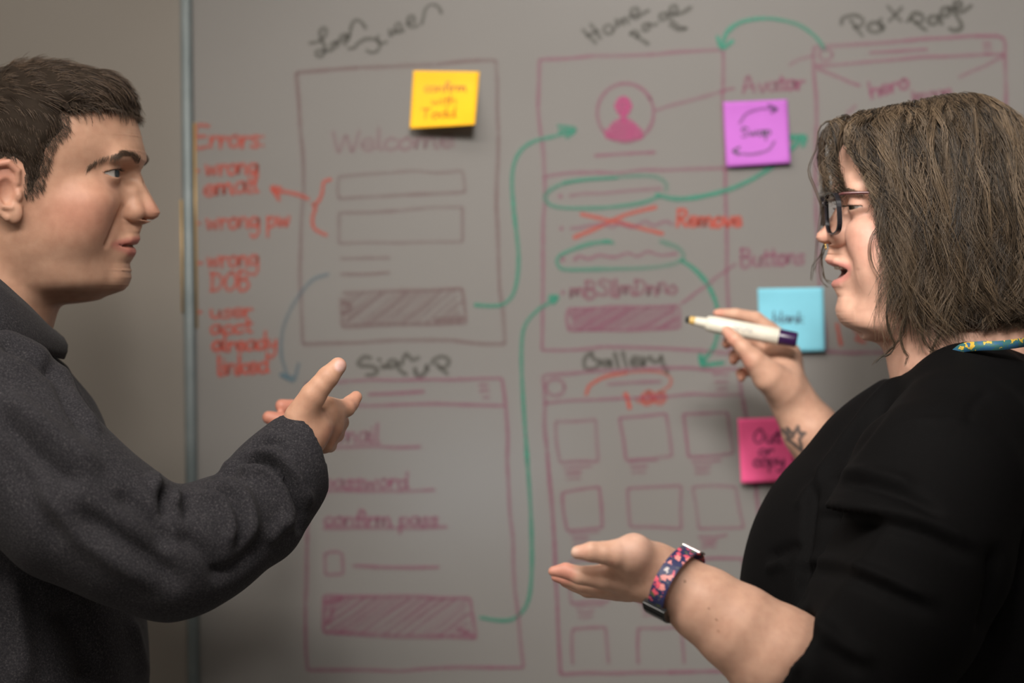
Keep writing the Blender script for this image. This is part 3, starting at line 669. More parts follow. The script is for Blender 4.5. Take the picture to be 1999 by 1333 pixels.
# loft of horizontal head sections; coordinates: U forward, W sideways, V up (pixels)
def loft(tab, smooth=5, pw=None):
    """tab rows: (v, front, back, halfwidth, centre, front squareness)"""
    t = np.array(sorted(tab), float); vs = np.arange(t[0, 0], t[-1, 0] + .5, 1.0)
    cols = [np.interp(vs, t[:, 0], t[:, i]) for i in range(1, 6)]
    if smooth:
        kx = np.arange(-3 * smooth, 3 * smooth + 1); kn = np.exp(-(kx / smooth) ** 2 / 2); kn /= kn.sum()
        cols = [np.convolve(np.pad(c, 3 * smooth, mode='edge'), kn, 'valid') for c in cols]
    def fn(U, W, Vv):
        F_, B_, H_, C_, p = [np.interp(Vv, vs, c).astype(np.float32) for c in cols]
        x = U - C_; a = np.where(x > 0, F_ - C_, C_ - B_); p = np.where(x > 0, p, 2.25)
        rho = ((np.abs(x) / a) ** p + (np.abs(W) / H_) ** p) ** (1 / p) + 1e-6
        rad = np.sqrt(x * x + W * W)
        d = (1 - 1 / rho) * rad
        return np.maximum(d, np.maximum(Vv - vs[-1], vs[0] - Vv))
    return fn, np.array([t[:, 2].min(), -t[:, 3].max(), t[0, 0]]), np.array([t[:, 1].max(), t[:, 3].max(), t[-1, 0]])

def in_poly(pts):
    """signed distance (pixels) of the side view (U, V) to a closed outline, for cutting"""
    pts = np.array(pts, float)
    def fn(U, W, Vv):
        x = U + 0 * Vv; y = Vv + 0 * U; d = np.full(x.shape, 1e9); s_ = np.ones(x.shape); n = len(pts)
        for i in range(n):
            a = pts[i]; b = pts[i - 1]; e = b - a; wx, wy = x - a[0], y - a[1]
            t = np.clip((wx * e[0] + wy * e[1]) / (e @ e), 0, 1); bx, by = wx - e[0] * t, wy - e[1] * t
            d = np.minimum(d, bx * bx + by * by)
            c1 = y >= a[1]; c2 = y < b[1]; c3 = e[0] * wy > e[1] * wx
            s_ = np.where((c1 & c2 & c3) | (~c1 & ~c2 & ~c3), -s_, s_)
        return s_ * np.sqrt(d) + 0 * W
    return fn

def sample(V, F, N, rng):
    """random points on a quad mesh with their normals"""
    a, b, c, d = [V[F[:, i]] for i in range(4)]
    ar = np.linalg.norm(np.cross(c - a, d - b), axis=1); cs = np.cumsum(ar); f = np.searchsorted(cs, rng.random(N) * cs[-1])
    f = np.minimum(f, len(F) - 1)
    u, v = rng.random((2, N, 1)); p = (a[f] * (1 - u) + b[f] * u) * (1 - v) + (d[f] * (1 - u) + c[f] * u) * v
    n = np.cross(c[f] - a[f], d[f] - b[f]); n /= np.linalg.norm(n, axis=1)[:, None] + 1e-12
    return p, n

def eyeball(c, r, gaze, iris, n=40, white=(0.62, 0.58, 0.55)):
    """eyeball in head pixels with a corneal bulge; returns V, F, tone"""
    th = np.linspace(0, PI, n // 2 + 1); ph = np.linspace(0, 2 * PI, n, endpoint=False)
    g = np.array(gaze, float); g /= np.linalg.norm(g); s_ = np.cross(g, [0, 0, 1.0]); s_ /= np.linalg.norm(s_); u = np.cross(s_, g)
    D = np.array([[math.cos(t) * g + math.sin(t) * (math.cos(p) * s_ + math.sin(p) * u) for p in ph] for t in th])
    T = np.repeat(th[:, None], n, 1); R = r * (1 + 0.06 * np.clip(1 - (T / 0.5) ** 2, 0, 1))
    V = np.array(c) + D * R[..., None]
    F = np.array([(i * n + j, i * n + (j + 1) % n, (i + 1) * n + (j + 1) % n, (i + 1) * n + j) for i in range(n // 2) for j in range(n)])
    t = T.ravel(); col = np.tile(np.array(white), (len(t), 1)); col[t < 0.50] = np.array(iris) * .5; col[t < 0.46] = iris; col[t < 0.2] = (0.008, 0.007, 0.007)
    return V.reshape(-1, 3), F, col
def lash_line(c, r, up, sd, out=0.55):
    """points along the edge of the upper lid, from inner to outer corner"""
    c = np.array(c, float); ax = np.array([-out, 1.0, 0.02]); ax /= np.linalg.norm(ax)
    f = np.array([1.0, out, 0]); f -= ax * (f @ ax); f /= np.linalg.norm(f); g = np.cross(ax, f); g = g if g[2] > 0 else -g
    pts = []
    for l in np.linspace(-.55, .93, 18) * r:
        bow = 1 - min(1, abs(l) / (r * .95)) ** 2.2; t = math.tan(math.radians(up * bow)); a = math.sqrt(max(0, r * r - l * l) / (1 + t * t))
        p = c + ax * l + f * a + g * (a * t); pts.append(p)
    p = np.array(pts); p[:, 1] *= sd; return p
def lashes(c, r, up, sd, L, seed):
    rr = np.random.default_rng(seed); e = lash_line(c, r, up, sd); cc = np.array([c[0], c[1] * sd, c[2]]); out = []
    for i in range(70):
        k = rr.uniform(0, len(e) - 1.01); a = int(k); p = e[a] + (e[a + 1] - e[a]) * (k - a); n = (p - cc) / np.linalg.norm(p - cc)
        d = n + np.array([.25, 0, -.35]) + rr.normal(0, .12, 3); d /= np.linalg.norm(d)
        out.append([p + d * L * t + np.array([0, 0, 1.0]) * L * .35 * t * t for t in (-.15, .3, .65, 1)])
    return np.array(out)
def eye_mat(name):
    m, nt, b = newmat(name); at = nt.nodes.new('ShaderNodeAttribute'); at.attribute_name = 'tone'; nt.links.new(at.outputs['Color'], b.inputs['Base Color'])
    setp(b, rough=0.12, spec=0.5); return m

def fit_profile(V, prof, sig, cmid, wide=None):
    """slide the front of a head so that its outline from the side follows prof: rows (v, u)"""
    prof = np.array(sorted(prof), float); v0, v1 = prof[0, 0], prof[-1, 0]
    for _ in range(3):
        bins = np.arange(v0, v1 + 1, 2.0); cur = np.full(len(bins), -1e9)
        ix = np.round((V[:, 2] - v0) / 2).astype(int); m = (ix >= 0) & (ix < len(bins)) & (np.abs(V[:, 1]) < 40) & (V[:, 0] > cmid)
        np.maximum.at(cur, ix[m], V[m, 0])
        ok = cur > -1e8; cur = np.interp(bins, bins[ok], cur[ok])
        tgt = np.interp(bins, prof[:, 0], prof[:, 1])
        dl = tgt - cur
        du = np.interp(V[:, 2], bins, dl, left=0, right=0)
        ends = np.clip(np.minimum(V[:, 2] - v0, v1 - V[:, 2]) / 12, 0, 1)
        s_ = np.interp(V[:, 2], [p[0] for p in sig], [p[1] for p in sig])
        front = sstep(cmid, cmid + 60, V[:, 0])
        V = V.copy(); V[:, 0] += du * gs(V[:, 1], s_) * front * ends
    return V

# ------------------------------------------------------------------ skin and cloth materials
def skin_mat(name, rough=0.48):
    m, nt, b = newmat(name)
    at = nt.nodes.new('ShaderNodeAttribute'); at.attribute_name = 'tone'
    tc = nt.nodes.new('ShaderNodeTexCoord'); n = nt.nodes.new('ShaderNodeTexNoise'); n.inputs['Scale'].default_value = 90; n.inputs['Detail'].default_value = 5
    mx = nt.nodes.new('ShaderNodeMix'); mx.data_type = 'RGBA'; mx.blend_type = 'MULTIPLY'
    r = nt.nodes.new('ShaderNodeValToRGB'); r.color_ramp.elements[0].position = .3; r.color_ramp.elements[1].position = .7
    r.color_ramp.elements[0].color = (.90, .84, .82, 1); r.color_ramp.elements[1].color = (1.05, 1.03, 1.02, 1)
    nt.links.new(tc.outputs['Object'], n.inputs['Vector']); nt.links.new(n.outputs['Fac'], r.inputs['Fac'])
    mx.inputs['Factor'].default_value = 1.0
    nt.links.new(at.outputs['Color'], mx.inputs['A']); nt.links.new(r.outputs['Color'], mx.inputs['B']); nt.links.new(mx.outputs['Result'], b.inputs['Base Color'])
    setp(b, rough=rough, spec=0.35, sss=0.12); b.inputs['Subsurface Radius'].default_value = (1.0, 0.35, 0.2); b.inputs['Subsurface Scale'].default_value = 0.006
    bump(nt, b, 900, 0.12, 0.0006)
    return m
def strand_mat(name, c1, c2, rough=0.42):
    m, nt, b = newmat(name)
    at = nt.nodes.new('ShaderNodeAttribute'); at.attribute_name = 'shade'
    r = nt.nodes.new('ShaderNodeValToRGB'); r.color_ramp.elements[0].color = (*c1, 1); r.color_ramp.elements[1].color = (*c2, 1)
    nt.links.new(at.outputs['Fac'], r.inputs['Fac']); nt.links.new(r.outputs['Color'], b.inputs['Base Color'])
    setp(b, rough=rough, spec=0.4)
    return m
def strands(name, paths, r0, mat, parent, sides=3, taper=0.35, shade=None):
    """many hairs in one mesh; paths (m, n, 3) share their number of points"""
    p = np.asarray(paths, float); m, n, _ = p.shape
    t = np.gradient(p, axis=1); t /= np.linalg.norm(t, axis=2)[..., None] + 1e-12
    s_ = np.cross(t, np.array([.21, .93, .3])); s_ /= np.linalg.norm(s_, axis=2)[..., None] + 1e-9; u = np.cross(s_, t)
    rr = (np.broadcast_to(np.asarray(r0, float), (m,))[:, None] * (1 - (1 - taper) * np.linspace(0, 1, n)[None] ** 2))
    ang = np.linspace(0, 2 * PI, sides, endpoint=False)
    V = p[:, :, None] + rr[:, :, None, None] * (np.cos(ang)[None, None, :, None] * s_[:, :, None] + np.sin(ang)[None, None, :, None] * u[:, :, None])
    i = (np.arange(m)[:, None, None] * n + np.arange(n - 1)[None, :, None]) * sides; j = np.arange(sides)[None, None]; j2 = (j + 1) % sides
    F = np.stack([i + j, i + j2, i + sides + j2, i + sides + j], -1).reshape(-1, 4)
    o = obj(name, V.reshape(-1, 3), F, mat, None, True)
    sh = np.random.rand(m) if shade is None else shade
    attr(o, 'shade', np.repeat(sh, n * sides))
    if parent is not None: under(o, parent)
    return o
# ================================================================== the man: head
PS = 1950.0            # pixels per metre in the plane of the two faces (y = 3.0)
YF = 3.0
def man_world(L, yaw=0.0, pivot=(60, 0, -400)):
    """head pixels (U = px, W towards the lens, V = -py) -> world"""
    L = np.asarray(L, float); pv = np.array(pivot, float); q = L - pv
    c, s_ = math.cos(yaw), math.sin(yaw)
    u = q[:, 0] * c - q[:, 1] * s_; w = q[:, 0] * s_ + q[:, 1] * c
    a = (u + pv[0] - 999.5) / PS; b = (q[:, 2] + pv[2] + 666.5) / PS; w = (w + pv[1]) / PS
    return np.stack([a * RX[0] + b * UZ[0], YF - w, CAMZ + a * RX[2] + b * UZ[2]], 1)
MYAW = math.radians(5)
mtab = [(-584, 192, 128, 26, 160, 2), (-574, 226, 95, 60, 150, 2), (-558, 247, 60, 88, 140, 2.0), (-530, 246, 20, 108, 125, 1.95), (-500, 243, -15, 120, 115, 1.85), (-470, 243, -42, 128, 108, 1.8), (-440, 248, -62, 134, 100, 1.8),
        (-400, 262, -80, 141, 97, 1.85), (-360, 266, -89, 145, 95, 1.7), (-335, 272, -92, 147, 95, 1.7), (-315, 281, -94, 149, 95, 1.8), (-290, 280, -94, 150, 95, 1.95), (-262, 275, -90, 148, 95, 2.05), (-240, 269, -82, 143, 95, 2.1),
        (-213, 258, -66, 132, 95, 2.1), (-185, 232, -38, 112, 97, 2.1), (-165, 198, 0, 86, 98, 2.1), (-152, 150, 45, 48, 98, 2.1), (-148, 128, 68, 28, 98, 2.1)]
H = Field((-112, -178, -735), (326, 178, -138), 2.3)
H.op(loft(mtab, 7), 0)
M1 = 1
# neck
chain(H, [(30, 0, -480), (-18, 0, -600), (-60, 0, -740)], [112, 116, 128], 46, mirror=M1)
H.op(ell((130, 40, -545), (70, 55, 34)), 40, mirror=M1)
# brow ridge, cheekbone, sockets
H.op(ell((250, 40, -315), (24, 50, 18)), 34, mirror=M1)
H.op(ell((214, 0, -478), (58, 50, 62)), 26, mirror=M1)
H.op(ell((196, 84, -398), (40, 36, 30)), 40, mirror=M1)
H.op(ell((176, 84, -440), (46, 40, 52)), 50, mirror=M1)
H.op(ell((266, 58, -344), (27, 32, 17)), 26, 's', mirror=M1)
ME = (225, 62, -343)
H.op(ell(ME, (27.5, 27.5, 27.5)), 9, mirror=M1)
# nose
chain(H, [(268, 0, -332), (281, 0, -362), (296, 0, -402)], [15, 15, 18], 14, mirror=M1)
H.op(ell((298, 0, -413), (19, 19, 17)), 8, mirror=M1)
H.op(ell((267, 25, -416), (20, 14, 17)), 6, mirror=M1)
chain(H, [(266, 20, -380), (272, 20, -412)], [14, 14], 22, mirror=M1)
H.op(ell((288, 12, -434), (11, 6, 8)), 4, 's', mirror=M1)
# lips, chin
chain(H, [(268, 0, -467), (260, 24, -470), (229, 49, -478)], [9, 9, 4], 7, mirror=M1)
chain(H, [(258, 0, -494), (250, 22, -493), (228, 47, -483)], [10.5, 10, 4], 7, mirror=M1)
chain(H, [(276, 0, -482), (262, 26, -481), (223, 55, -480)], [4.2, 3.8, 2.6], 3, 's', mirror=M1)
H.op(ell((236, 0, -541), (23, 40, 27)), 22, mirror=M1)
chain(H, [(254, 46, -412), (236, 62, -446), (224, 70, -478)], [3, 3, 2], 14, 's', mirror=M1)
# eye opening: a wedge in front of the eyeball, hinged on a line through the outer corner
def wedge(c, r, up, lo, out=0.55):
    c = np.array(c, float); ax = np.array([-out, 1.0, 0.02]); ax /= np.linalg.norm(ax)
    f = np.array([1.0, out, 0]); f -= ax * (f @ ax); f /= np.linalg.norm(f); g = np.cross(ax, f); g = g if g[2] > 0 else -g
    def fn(U, W, V_):
        x, y, z = U - c[0], W - c[1], V_ - c[2]
        a = x * f[0] + y * f[1] + z * f[2]; b = x * g[0] + y * g[1] + z * g[2]; l = x * ax[0] + y * ax[1] + z * ax[2]
        bow = 1 - np.clip(np.abs(l) / (r * .95), 0, 1) ** 2.2
        d1 = b - a * np.tan(np.radians(up * bow)); d2 = a * np.tan(np.radians(lo * bow)) - b
        rad = np.sqrt(x * x + y * y + z * z) - (r + 14)
        return np.maximum(np.maximum(np.maximum(d1, d2), -a + 2), rad)
    return fn, c - r - 15, c + r + 15
H.op(wedge(ME, 27.5, 14, -18), 1.5, 's', mirror=M1)
# ear
earR = rot_rows(deg_z=-16)
H.op(ell((49, 150, -375), (36, 11, 58), earR), 10, mirror=M1)
H.op(ell((65, 149, -423), (17, 9, 20)), 9, mirror=M1)
chain(H, [(73, 150, -365), (73, 153, -343), (57, 160, -327), (35, 166, -331), (20, 169, -354), (19, 168, -384), (33, 162, -413), (53, 156, -433)], [5.5, 6.5, 7, 7, 7, 6.5, 6, 6], 4, mirror=M1)
H.op(ell((53, 166, -383), (19, 17, 29), earR), 4, 's', mirror=M1)
H.op(ell((43, 172, -349), (14, 9, 12)), 5, 's', mirror=M1)
chain(H, [(35, 160, -361), (31, 162, -387), (45, 160, -411), (63, 156, -413)], [5, 5.5, 5.5, 5], 4, mirror=M1)
H.op(ell((75, 151, -389), (7, 7, 12)), 5, mirror=M1)
VH, FH = H.mesh(2)
mprof = [(-584, 186), (-574, 227), (-568, 243), (-558, 252), (-542, 258), (-530, 256.5), (-514, 254.5), (-503, 263), (-493, 268.5), (-486, 267), (-480, 262), (-474, 273), (-468, 276.8), (-457, 275.6), (-447, 279), (-440, 282),
         (-436, 291), (-431, 302), (-424, 312), (-416, 316), (-402, 309), (-380, 296), (-359, 284), (-337, 277), (-326, 281), (-315, 286), (-290, 282), (-262, 276), (-234, 267), (-213, 261)]
VH = fit_profile(VH, mprof, [(-590, 60), (-540, 45), (-500, 28), (-470, 28), (-442, 20), (-420, 16), (-380, 15), (-345, 16), (-320, 45), (-280, 90)], 150)
VH = relax(VH, FH, 60, .5, np.clip(sstep(-560, -580, VH[:, 2]) * sstep(60, 120, VH[:, 0]), 0, 1))
# skin tones
U_, W_, V_ = VH[:, 0], np.abs(VH[:, 1]), VH[:, 2]
base = np.array([0.56, 0.335, 0.235]); tone = np.tile(base, (len(VH), 1))
def blend(tone, m, c): return tone + m[:, None] * (np.array(c) - tone)
HP = np.stack([U_, W_, V_], 1)
def near(c, r): return np.exp(-(((HP - np.array(c)) / np.array(r)) ** 2).sum(1))
tone = blend(tone, .8 * near((180, 100, -420), (75, 60, 50)), (0.58, 0.26, 0.19))
tone = blend(tone, .5 * near((300, 0, -412), (25, 40, 28)), (0.60, 0.27, 0.20))
tone = blend(tone, .35 * near((262, 0, -250), (40, 90, 40)), (0.62, 0.39, 0.27))
tone = blend(tone, .6 * near((42, 165, -350), (40, 30, 50)), (0.55, 0.22, 0.17))
stub = np.clip(sstep(-452, -520, V_) * sstep(40, 110, U_), 0, 1) * .38
tone = blend(tone, stub, (0.40, 0.26, 0.19))
tone = blend(tone, .45 * near((222, 66, -366), (22, 26, 14)), (0.42, 0.23, 0.19))
dl = np.minimum(dist_poly(HP, [(276, 0, -471), (266, 22, -473), (230, 50, -479)]), dist_poly(HP, [(268, 0, -493), (258, 22, -492), (229, 48, -482)]))
tone = blend(tone, .85 * (1 - sstep(5, 13, dl)), (0.48, 0.16, 0.14))
tone = blend(tone, 1 - sstep(0, 6, dist_poly(HP, [(262, 0, -482), (252, 24, -481.5), (226, 50, -480)])), (0.10, 0.03, 0.03))
man_head = (man_world(VH, MYAW), FH, tone)

# eyes
man_eyes = []
for sd in (1, -1):
    v_, f_, c_ = eyeball((ME[0], sd * ME[1], ME[2]), 24.5, (1, 0.12 + .05 * sd, 0.02), (0.07, 0.085, 0.095))
    man_eyes.append((man_world(v_, MYAW), f_, c_))
# hair: a close cap with a swept-forward top, then single hairs over it
hair_out = [(-470, 200, -72, 134, 95, 2), (-400, 215, -92, 149, 95, 2), (-330, 230, -104, 157, 95, 2), (-290, 250, -108, 161, 95, 2), (-262, 262, -106, 160, 95, 2.1), (-240, 268, -100, 157, 95, 2.2), (-222, 269, -94, 152, 95, 2.2), (-205, 274, -84, 146, 95, 2.2),
            (-190, 271, -72, 138, 95, 2.2), (-175, 259, -58, 128, 95, 2.2), (-160, 244, -40, 112, 96, 2.2), (-147, 226, -22, 96, 97, 2.2), (-138, 196, 0, 80, 98, 2.2), (-130, 150, 20, 58, 98, 2.2), (-123, 110, 60, 28, 90, 2.2)]
HC = Field((-112, -176, -475), (290, 176, -112), 2.6)
HC.op(loft(hair_out, 5), 0)
hair_side = [(285, -180), (270, -222), (251, -208), (219, -213), (182, -215), (157, -222), (167, -262), (136, -298), (127, -327), (113, -372), (97, -390), (84, -385), (80, -350), (76, -330), (62, -320), (35, -317), (8, -328), (-14, -360), (-36, -420), (-60, -474), (-140, -474), (-140, -90), (290, -90)]
pf = in_poly(hair_side)
HC.op((lambda U, W, V_: pf(U, W, V_), HC.lo, HC.lo + HC.h * HC.n), 0, 'i')
VC, FC = HC.mesh(4)
rng = np.random.default_rng(3)
FCo = FC
NC = normals(VC, FC); sgn0 = np.sign((NC * (VC - np.array([95, 0, -330]))).sum(1)); NC = NC * sgn0[:, None]; sgn0 = np.ones(len(VC))
# tufted relief on the top
w1 = np.sin(VC[:, 0] * .11 + VC[:, 2] * .16 + 1.3 * np.sin(VC[:, 1] * .05)) + .6 * np.sin(VC[:, 0] * .05 - VC[:, 1] * .12 + VC[:, 2] * .21)
VC = VC + NC * (w1 * (2.2 * sstep(-260, -190, VC[:, 2]) + .7))[:, None]
dp = -pf(VC[:, 0], 0 * VC[:, 0], VC[:, 2]); VC = VC - NC * (1 - sstep(0, 30, dp))[:, None] * 10.0 * sgn0[:, None]
man_cap = (man_world(VC, MYAW), FC)
N_ = 15000
pr, nr = sample(VC, FC, N_, rng)
sgn = np.sign((nr * (pr - np.array([95, 0, -330]))).sum(1)); nr *= sgn[:, None]
top = sstep(-250, -185, pr[:, 2])[:, None]
dside = np.array([0.42, 0, -1.0]); dtop = np.array([1.0, 0, 0.0])
fr = sstep(190, 262, pr[:, 0])[:, None]
dr = dside * (1 - top) + (dtop + fr * np.array([-.55, 0, -.75])) * top
swirl = np.sin(pr[:, 0] * .035 + pr[:, 2] * .05)[:, None] * np.array([0, .4, .55]) + rng.normal(0, .16, (N_, 3)); dr = dr + swirl * (0.35 + .65 * top)
dr -= nr * (dr * nr).sum(1)[:, None]; dr /= np.linalg.norm(dr, axis=1)[:, None]
Ln = (17 + 24 * top[:, 0] * (1 - .55 * fr[:, 0])) * rng.uniform(.6, 1.25, N_); Ln *= np.where(pr[:, 2] < -330, .7, 1)
tt = np.linspace(0, 1, 6)[None, :, None]
pth = pr[:, None] - nr[:, None] * 2.5 + dr[:, None] * Ln[:, None, None] * tt + nr[:, None] * (Ln * .05 + 2.5 * rng.random(N_))[:, None, None] * np.sin(tt * 2.2) - np.array([0, 0, 1.0]) * (Ln * .14)[:, None, None] * tt ** 2
# short hairs that thin out over the skin along the hairline
NV = normals(VH, FH); NV *= np.sign((NV * (VH - np.array([95, 0, -330]))).sum(1))[:, None]
hd = pf(VH[:, 0], 0 * VH[:, 0], VH[:, 2]); cand = np.where((hd < 5) & (hd > -34) & (np.abs(VH[:, 1]) < 152) & (VH[:, 2] > -420) & ~((np.abs(VH[:, 1]) > 147) & (VH[:, 0] < 92) & (VH[:, 2] < -318)))[0]
pick = rng.choice(cand, 11000); p2 = VH[pick] + rng.normal(0, 1.0, (11000, 3)); n2 = NV[pick]
d2 = np.array([.42, 0, -1.0]) + sstep(-235, -215, p2[:, 2])[:, None] * np.array([.5, 0, .8]) + rng.normal(0, .22, (11000, 3)); d2 -= n2 * (d2 * n2).sum(1)[:, None]; d2 /= np.linalg.norm(d2, axis=1)[:, None]
l2 = rng.uniform(7, 17, 11000); pth2 = p2[:, None] + d2[:, None] * l2[:, None, None] * tt + n2[:, None] * (1.0 + 3.0 * np.sin(tt * 2.0))
pth = np.concatenate([pth, pth2]); N_ += 11000
man_hair = man_world(pth.reshape(-1, 3), MYAW).reshape(N_, 6, 3)
# eyebrows: short hairs along the ridge
def brow_hairs(curve, N, spread, L, rng, Vs, Ns):
    """curve in (W, V); roots lie on the face found by looking from the front"""
    out = []; curve = np.array(curve, float)
    for i in range(N):
        t = rng.random() ** .9; k = min(len(curve) - 2, int(t * (len(curve) - 1))); c = curve[k]; tg = curve[min(k + 4, len(curve) - 1)] - curve[max(0, k - 4)]
        sp = spread * (1 - .6 * t) * (.75 + .25 * min(1, t * 5)); q = c + rng.uniform(-.5, .5) * sp * np.array([0, 1.0])
        dd = (Vs[:, 1] - q[0]) ** 2 + (Vs[:, 2] - q[1]) ** 2; near_ = np.where(dd < 9)[0]
        if len(near_) == 0: continue
        j = near_[np.argmax(Vs[near_, 0])]; p = Vs[j]; n = Ns[j]
        d = np.array([0, tg[0], tg[1]]) / np.linalg.norm(tg) + np.array([0, 0, .55 - 1.0 * t]) + rng.normal(0, .16, 3); d -= n * (d @ n); d /= np.linalg.norm(d); l = L * rng.uniform(.7, 1.2)
        out.append([p + d * l * s_ + n * (.9 + 1.8 * math.sin(s_ * 2.6)) for s_ in (0, .35, .7, 1)])
    return np.array(out)
NHm = normals(VH, FH); sg = np.sign((NHm * (VH - np.array([95, 0, -330]))).sum(1)); NHm = NHm * sg[:, None]
ff = (VH[:, 0] > 140) & (VH[:, 2] > -350) & (VH[:, 2] < -285) & (VH[:, 1] > 0)
bh = brow_hairs(spline([(28, -321), (48, -315), (68, -308), (86, -304), (100, -313), (114, -334)], n=60), 560, 15, 13, rng, VH[ff], NHm[ff])
bh2 = bh.copy(); bh2[..., 1] *= -1
man_brows = [man_world(q.reshape(-1, 3), MYAW).reshape(q.shape) for q in (bh, bh2)]
# ================================================================== the woman: head (U = 2000 - px)
WYAW = math.radians(1.5)
def woman_world(L, yaw=WYAW, pivot=(200, 0, -430)):
    L = np.asarray(L, float); pv = np.array(pivot, float); q = L - pv
    c, s_ = math.cos(yaw), math.sin(yaw)
    u = q[:, 0] * c - q[:, 1] * s_; w = q[:, 0] * s_ + q[:, 1] * c
    a = (2000 - (u + pv[0]) - 999.5) / PS; b = (q[:, 2] + pv[2] + 666.5) / PS; w = (w + pv[1]) / PS
    return np.stack([a * RX[0] + b * UZ[0], YF - w, CAMZ + a * RX[2] + b * UZ[2]], 1)
wtab = [(-657, 296, 160, 34, 240, 2), (-645, 330, 140, 70, 235, 2), (-630, 350, 120, 94, 225, 2), (-602, 357, 95, 114, 215, 1.95), (-570, 345, 75, 126, 205, 1.85), (-540, 332, 58, 133, 200, 1.8), (-510, 330, 45, 137, 195, 1.8), (-480, 336, 35, 139, 190, 1.8), (-450, 344, 26, 140, 188, 1.8),
        (-420, 352, 20, 141, 187, 1.7), (-400, 359, 17, 142, 187, 1.7), (-374, 370, 14, 143, 187, 1.85), (-340, 371, 14, 144, 187, 2), (-300, 362, 22, 141, 187, 2.05), (-270, 345, 36, 132, 188, 2.1), (-245, 320, 60, 116, 190, 2.1), (-225, 285, 95, 88, 190, 2.1), (-212, 245, 135, 52, 190, 2.1), (-207, 222, 158, 30, 190, 2.1)]
K = Field((-75, -176, -830), (416, 176, -196), 2.3)
K.op(loft(wtab, 7), 0)
chain(K, [(190, 0, -530), (150, 0, -680), (120, 0, -840)], [104, 112, 130], 46, mirror=M1)
chain(K, [(125, 0, -560), (85, 0, -690), (55, 0, -840)], [92, 104, 126], 40, mirror=M1)
K.op(ell((285, 36, -628), (58, 60, 34)), 44, mirror=M1)
K.op(ell((335, 42, -374), (28, 50, 18)), 34, mirror=M1)
K.op(ell((318, 0, -528), (60, 52, 66)), 26, mirror=M1)
K.op(ell((311, 64, -460), (49, 41, 44)), 14, mirror=M1)      # smiling cheek
K.op(ell((290, 80, -520), (50, 42, 60)), 46, mirror=M1)
K.op(ell((366, 56, -408), (27, 34, 18)), 24, 's', mirror=M1)
WE = (327, 60, -406)
K.op(ell(WE, (27.5, 27.5, 27.5)), 8, mirror=M1)
chain(K, [(356, 0, -396), (368, 0, -424), (384, 0, -452)], [15, 15, 17], 14, mirror=M1)
K.op(ell((390, 0, -461), (18, 19, 16)), 8, mirror=M1)
K.op(ell((364, 24, -464), (20, 14, 16)), 6, mirror=M1)
chain(K, [(352, 20, -430), (364, 20, -460)], [14, 14], 22, mirror=M1)
K.op(ell((381, 11, -480), (11, 6, 8)), 4, 's', mirror=M1)
chain(K, [(376, 0, -507), (369, 24, -511), (343, 49, -524)], [10, 9, 4.5], 7, mirror=M1)
chain(K, [(364, 0, -556), (357, 22, -552), (340, 47, -533)], [10, 9.5, 4.5], 7, mirror=M1)
chain(K, [(392, 0, -531), (366, 22, -530), (338, 50, -528)], [13, 10, 3], 4, 's', mirror=M1)
K.op(ell((348, 0, -606), (24, 42, 30)), 22, mirror=M1)
chain(K, [(352, 46, -462), (340, 60, -496), (328, 66, -536)], [3, 3, 2], 14, 's', mirror=M1)
K.op(wedge(WE, 27.5, 2, -14), 1.2, 's', mirror=M1)
# ear under the hair
K.op(ell((170, 140, -452), (30, 12, 52), rot_rows(deg_z=-14)), 8, mirror=M1)
K.op(ell((172, 154, -458), (15, 12, 24)), 4, 's', mirror=M1)
VW, FW = K.mesh(2)
wprof = [(-657, 304), (-647, 322), (-643, 336), (-640, 347), (-629, 360), (-615, 367), (-602, 369), (-590, 366), (-580, 364.5), (-569, 370), (-560, 376), (-554, 378), (-547, 373), (-542, 362), (-535, 355), (-527, 356), (-520, 374), (-515, 385), (-508, 390.5), (-498, 387), (-485, 383),
         (-481, 384), (-477, 393), (-471, 404), (-463, 407.5), (-455, 405), (-438, 389), (-420, 376), (-402, 366), (-388, 369), (-374, 374), (-350, 374), (-326, 371), (-300, 363), (-280, 352)]
VW = fit_profile(VW, wprof, [(-660, 60), (-610, 45), (-570, 28), (-530, 26), (-505, 28), (-484, 20), (-460, 16), (-430, 15), (-405, 16), (-380, 45), (-330, 90)], 250)
VW = relax(VW, FW, 60, .5, np.clip(sstep(-636, -650, VW[:, 2]) * sstep(180, 230, VW[:, 0]), 0, 1))
HP = np.stack([VW[:, 0], np.abs(VW[:, 1]), VW[:, 2]], 1)
wt = np.tile(np.array([0.60, 0.365, 0.275]), (len(VW), 1))
wt = blend(wt, .55 * near((310, 95, -470), (55, 60, 45)), (0.62, 0.29, 0.235))
wt = blend(wt, .5 * near((395, 0, -461), (25, 40, 24)), (0.62, 0.30, 0.23))
wt = blend(wt, .4 * near((330, 66, -430), (22, 26, 12)), (0.46, 0.26, 0.21))
wt = blend(wt, .5 * near((330, 60, -392), (30, 30, 10)), (0.42, 0.22, 0.17))
dl = np.minimum(dist_poly(HP, [(384, 0, -512), (374, 22, -515), (344, 50, -525)]), dist_poly(HP, [(374, 0, -553), (364, 22, -550), (341, 48, -533)]))
wt = blend(wt, .8 * (1 - sstep(5, 13, dl)), (0.50, 0.19, 0.17))
inm = (1 - sstep(4, 12, dist_poly(HP, [(356, 0, -532), (350, 20, -531), (340, 46, -529)])))
wt = blend(wt, inm, (0.07, 0.02, 0.02))
woman_head = (woman_world(VW), FW, wt)
woman_eyes = []
for sd in (1, -1):
    v_, f_, c_ = eyeball((WE[0], sd * WE[1], WE[2]), 24.5, (1, .25 + .05 * sd, -0.16), (0.07, 0.055, 0.03), white=(0.40, 0.36, 0.33))
    woman_eyes.append((woman_world(v_), f_, c_))
NWm = normals(VW, FW); NWm *= np.sign((NWm * (VW - np.array([190, 0, -430]))).sum(1))[:, None]
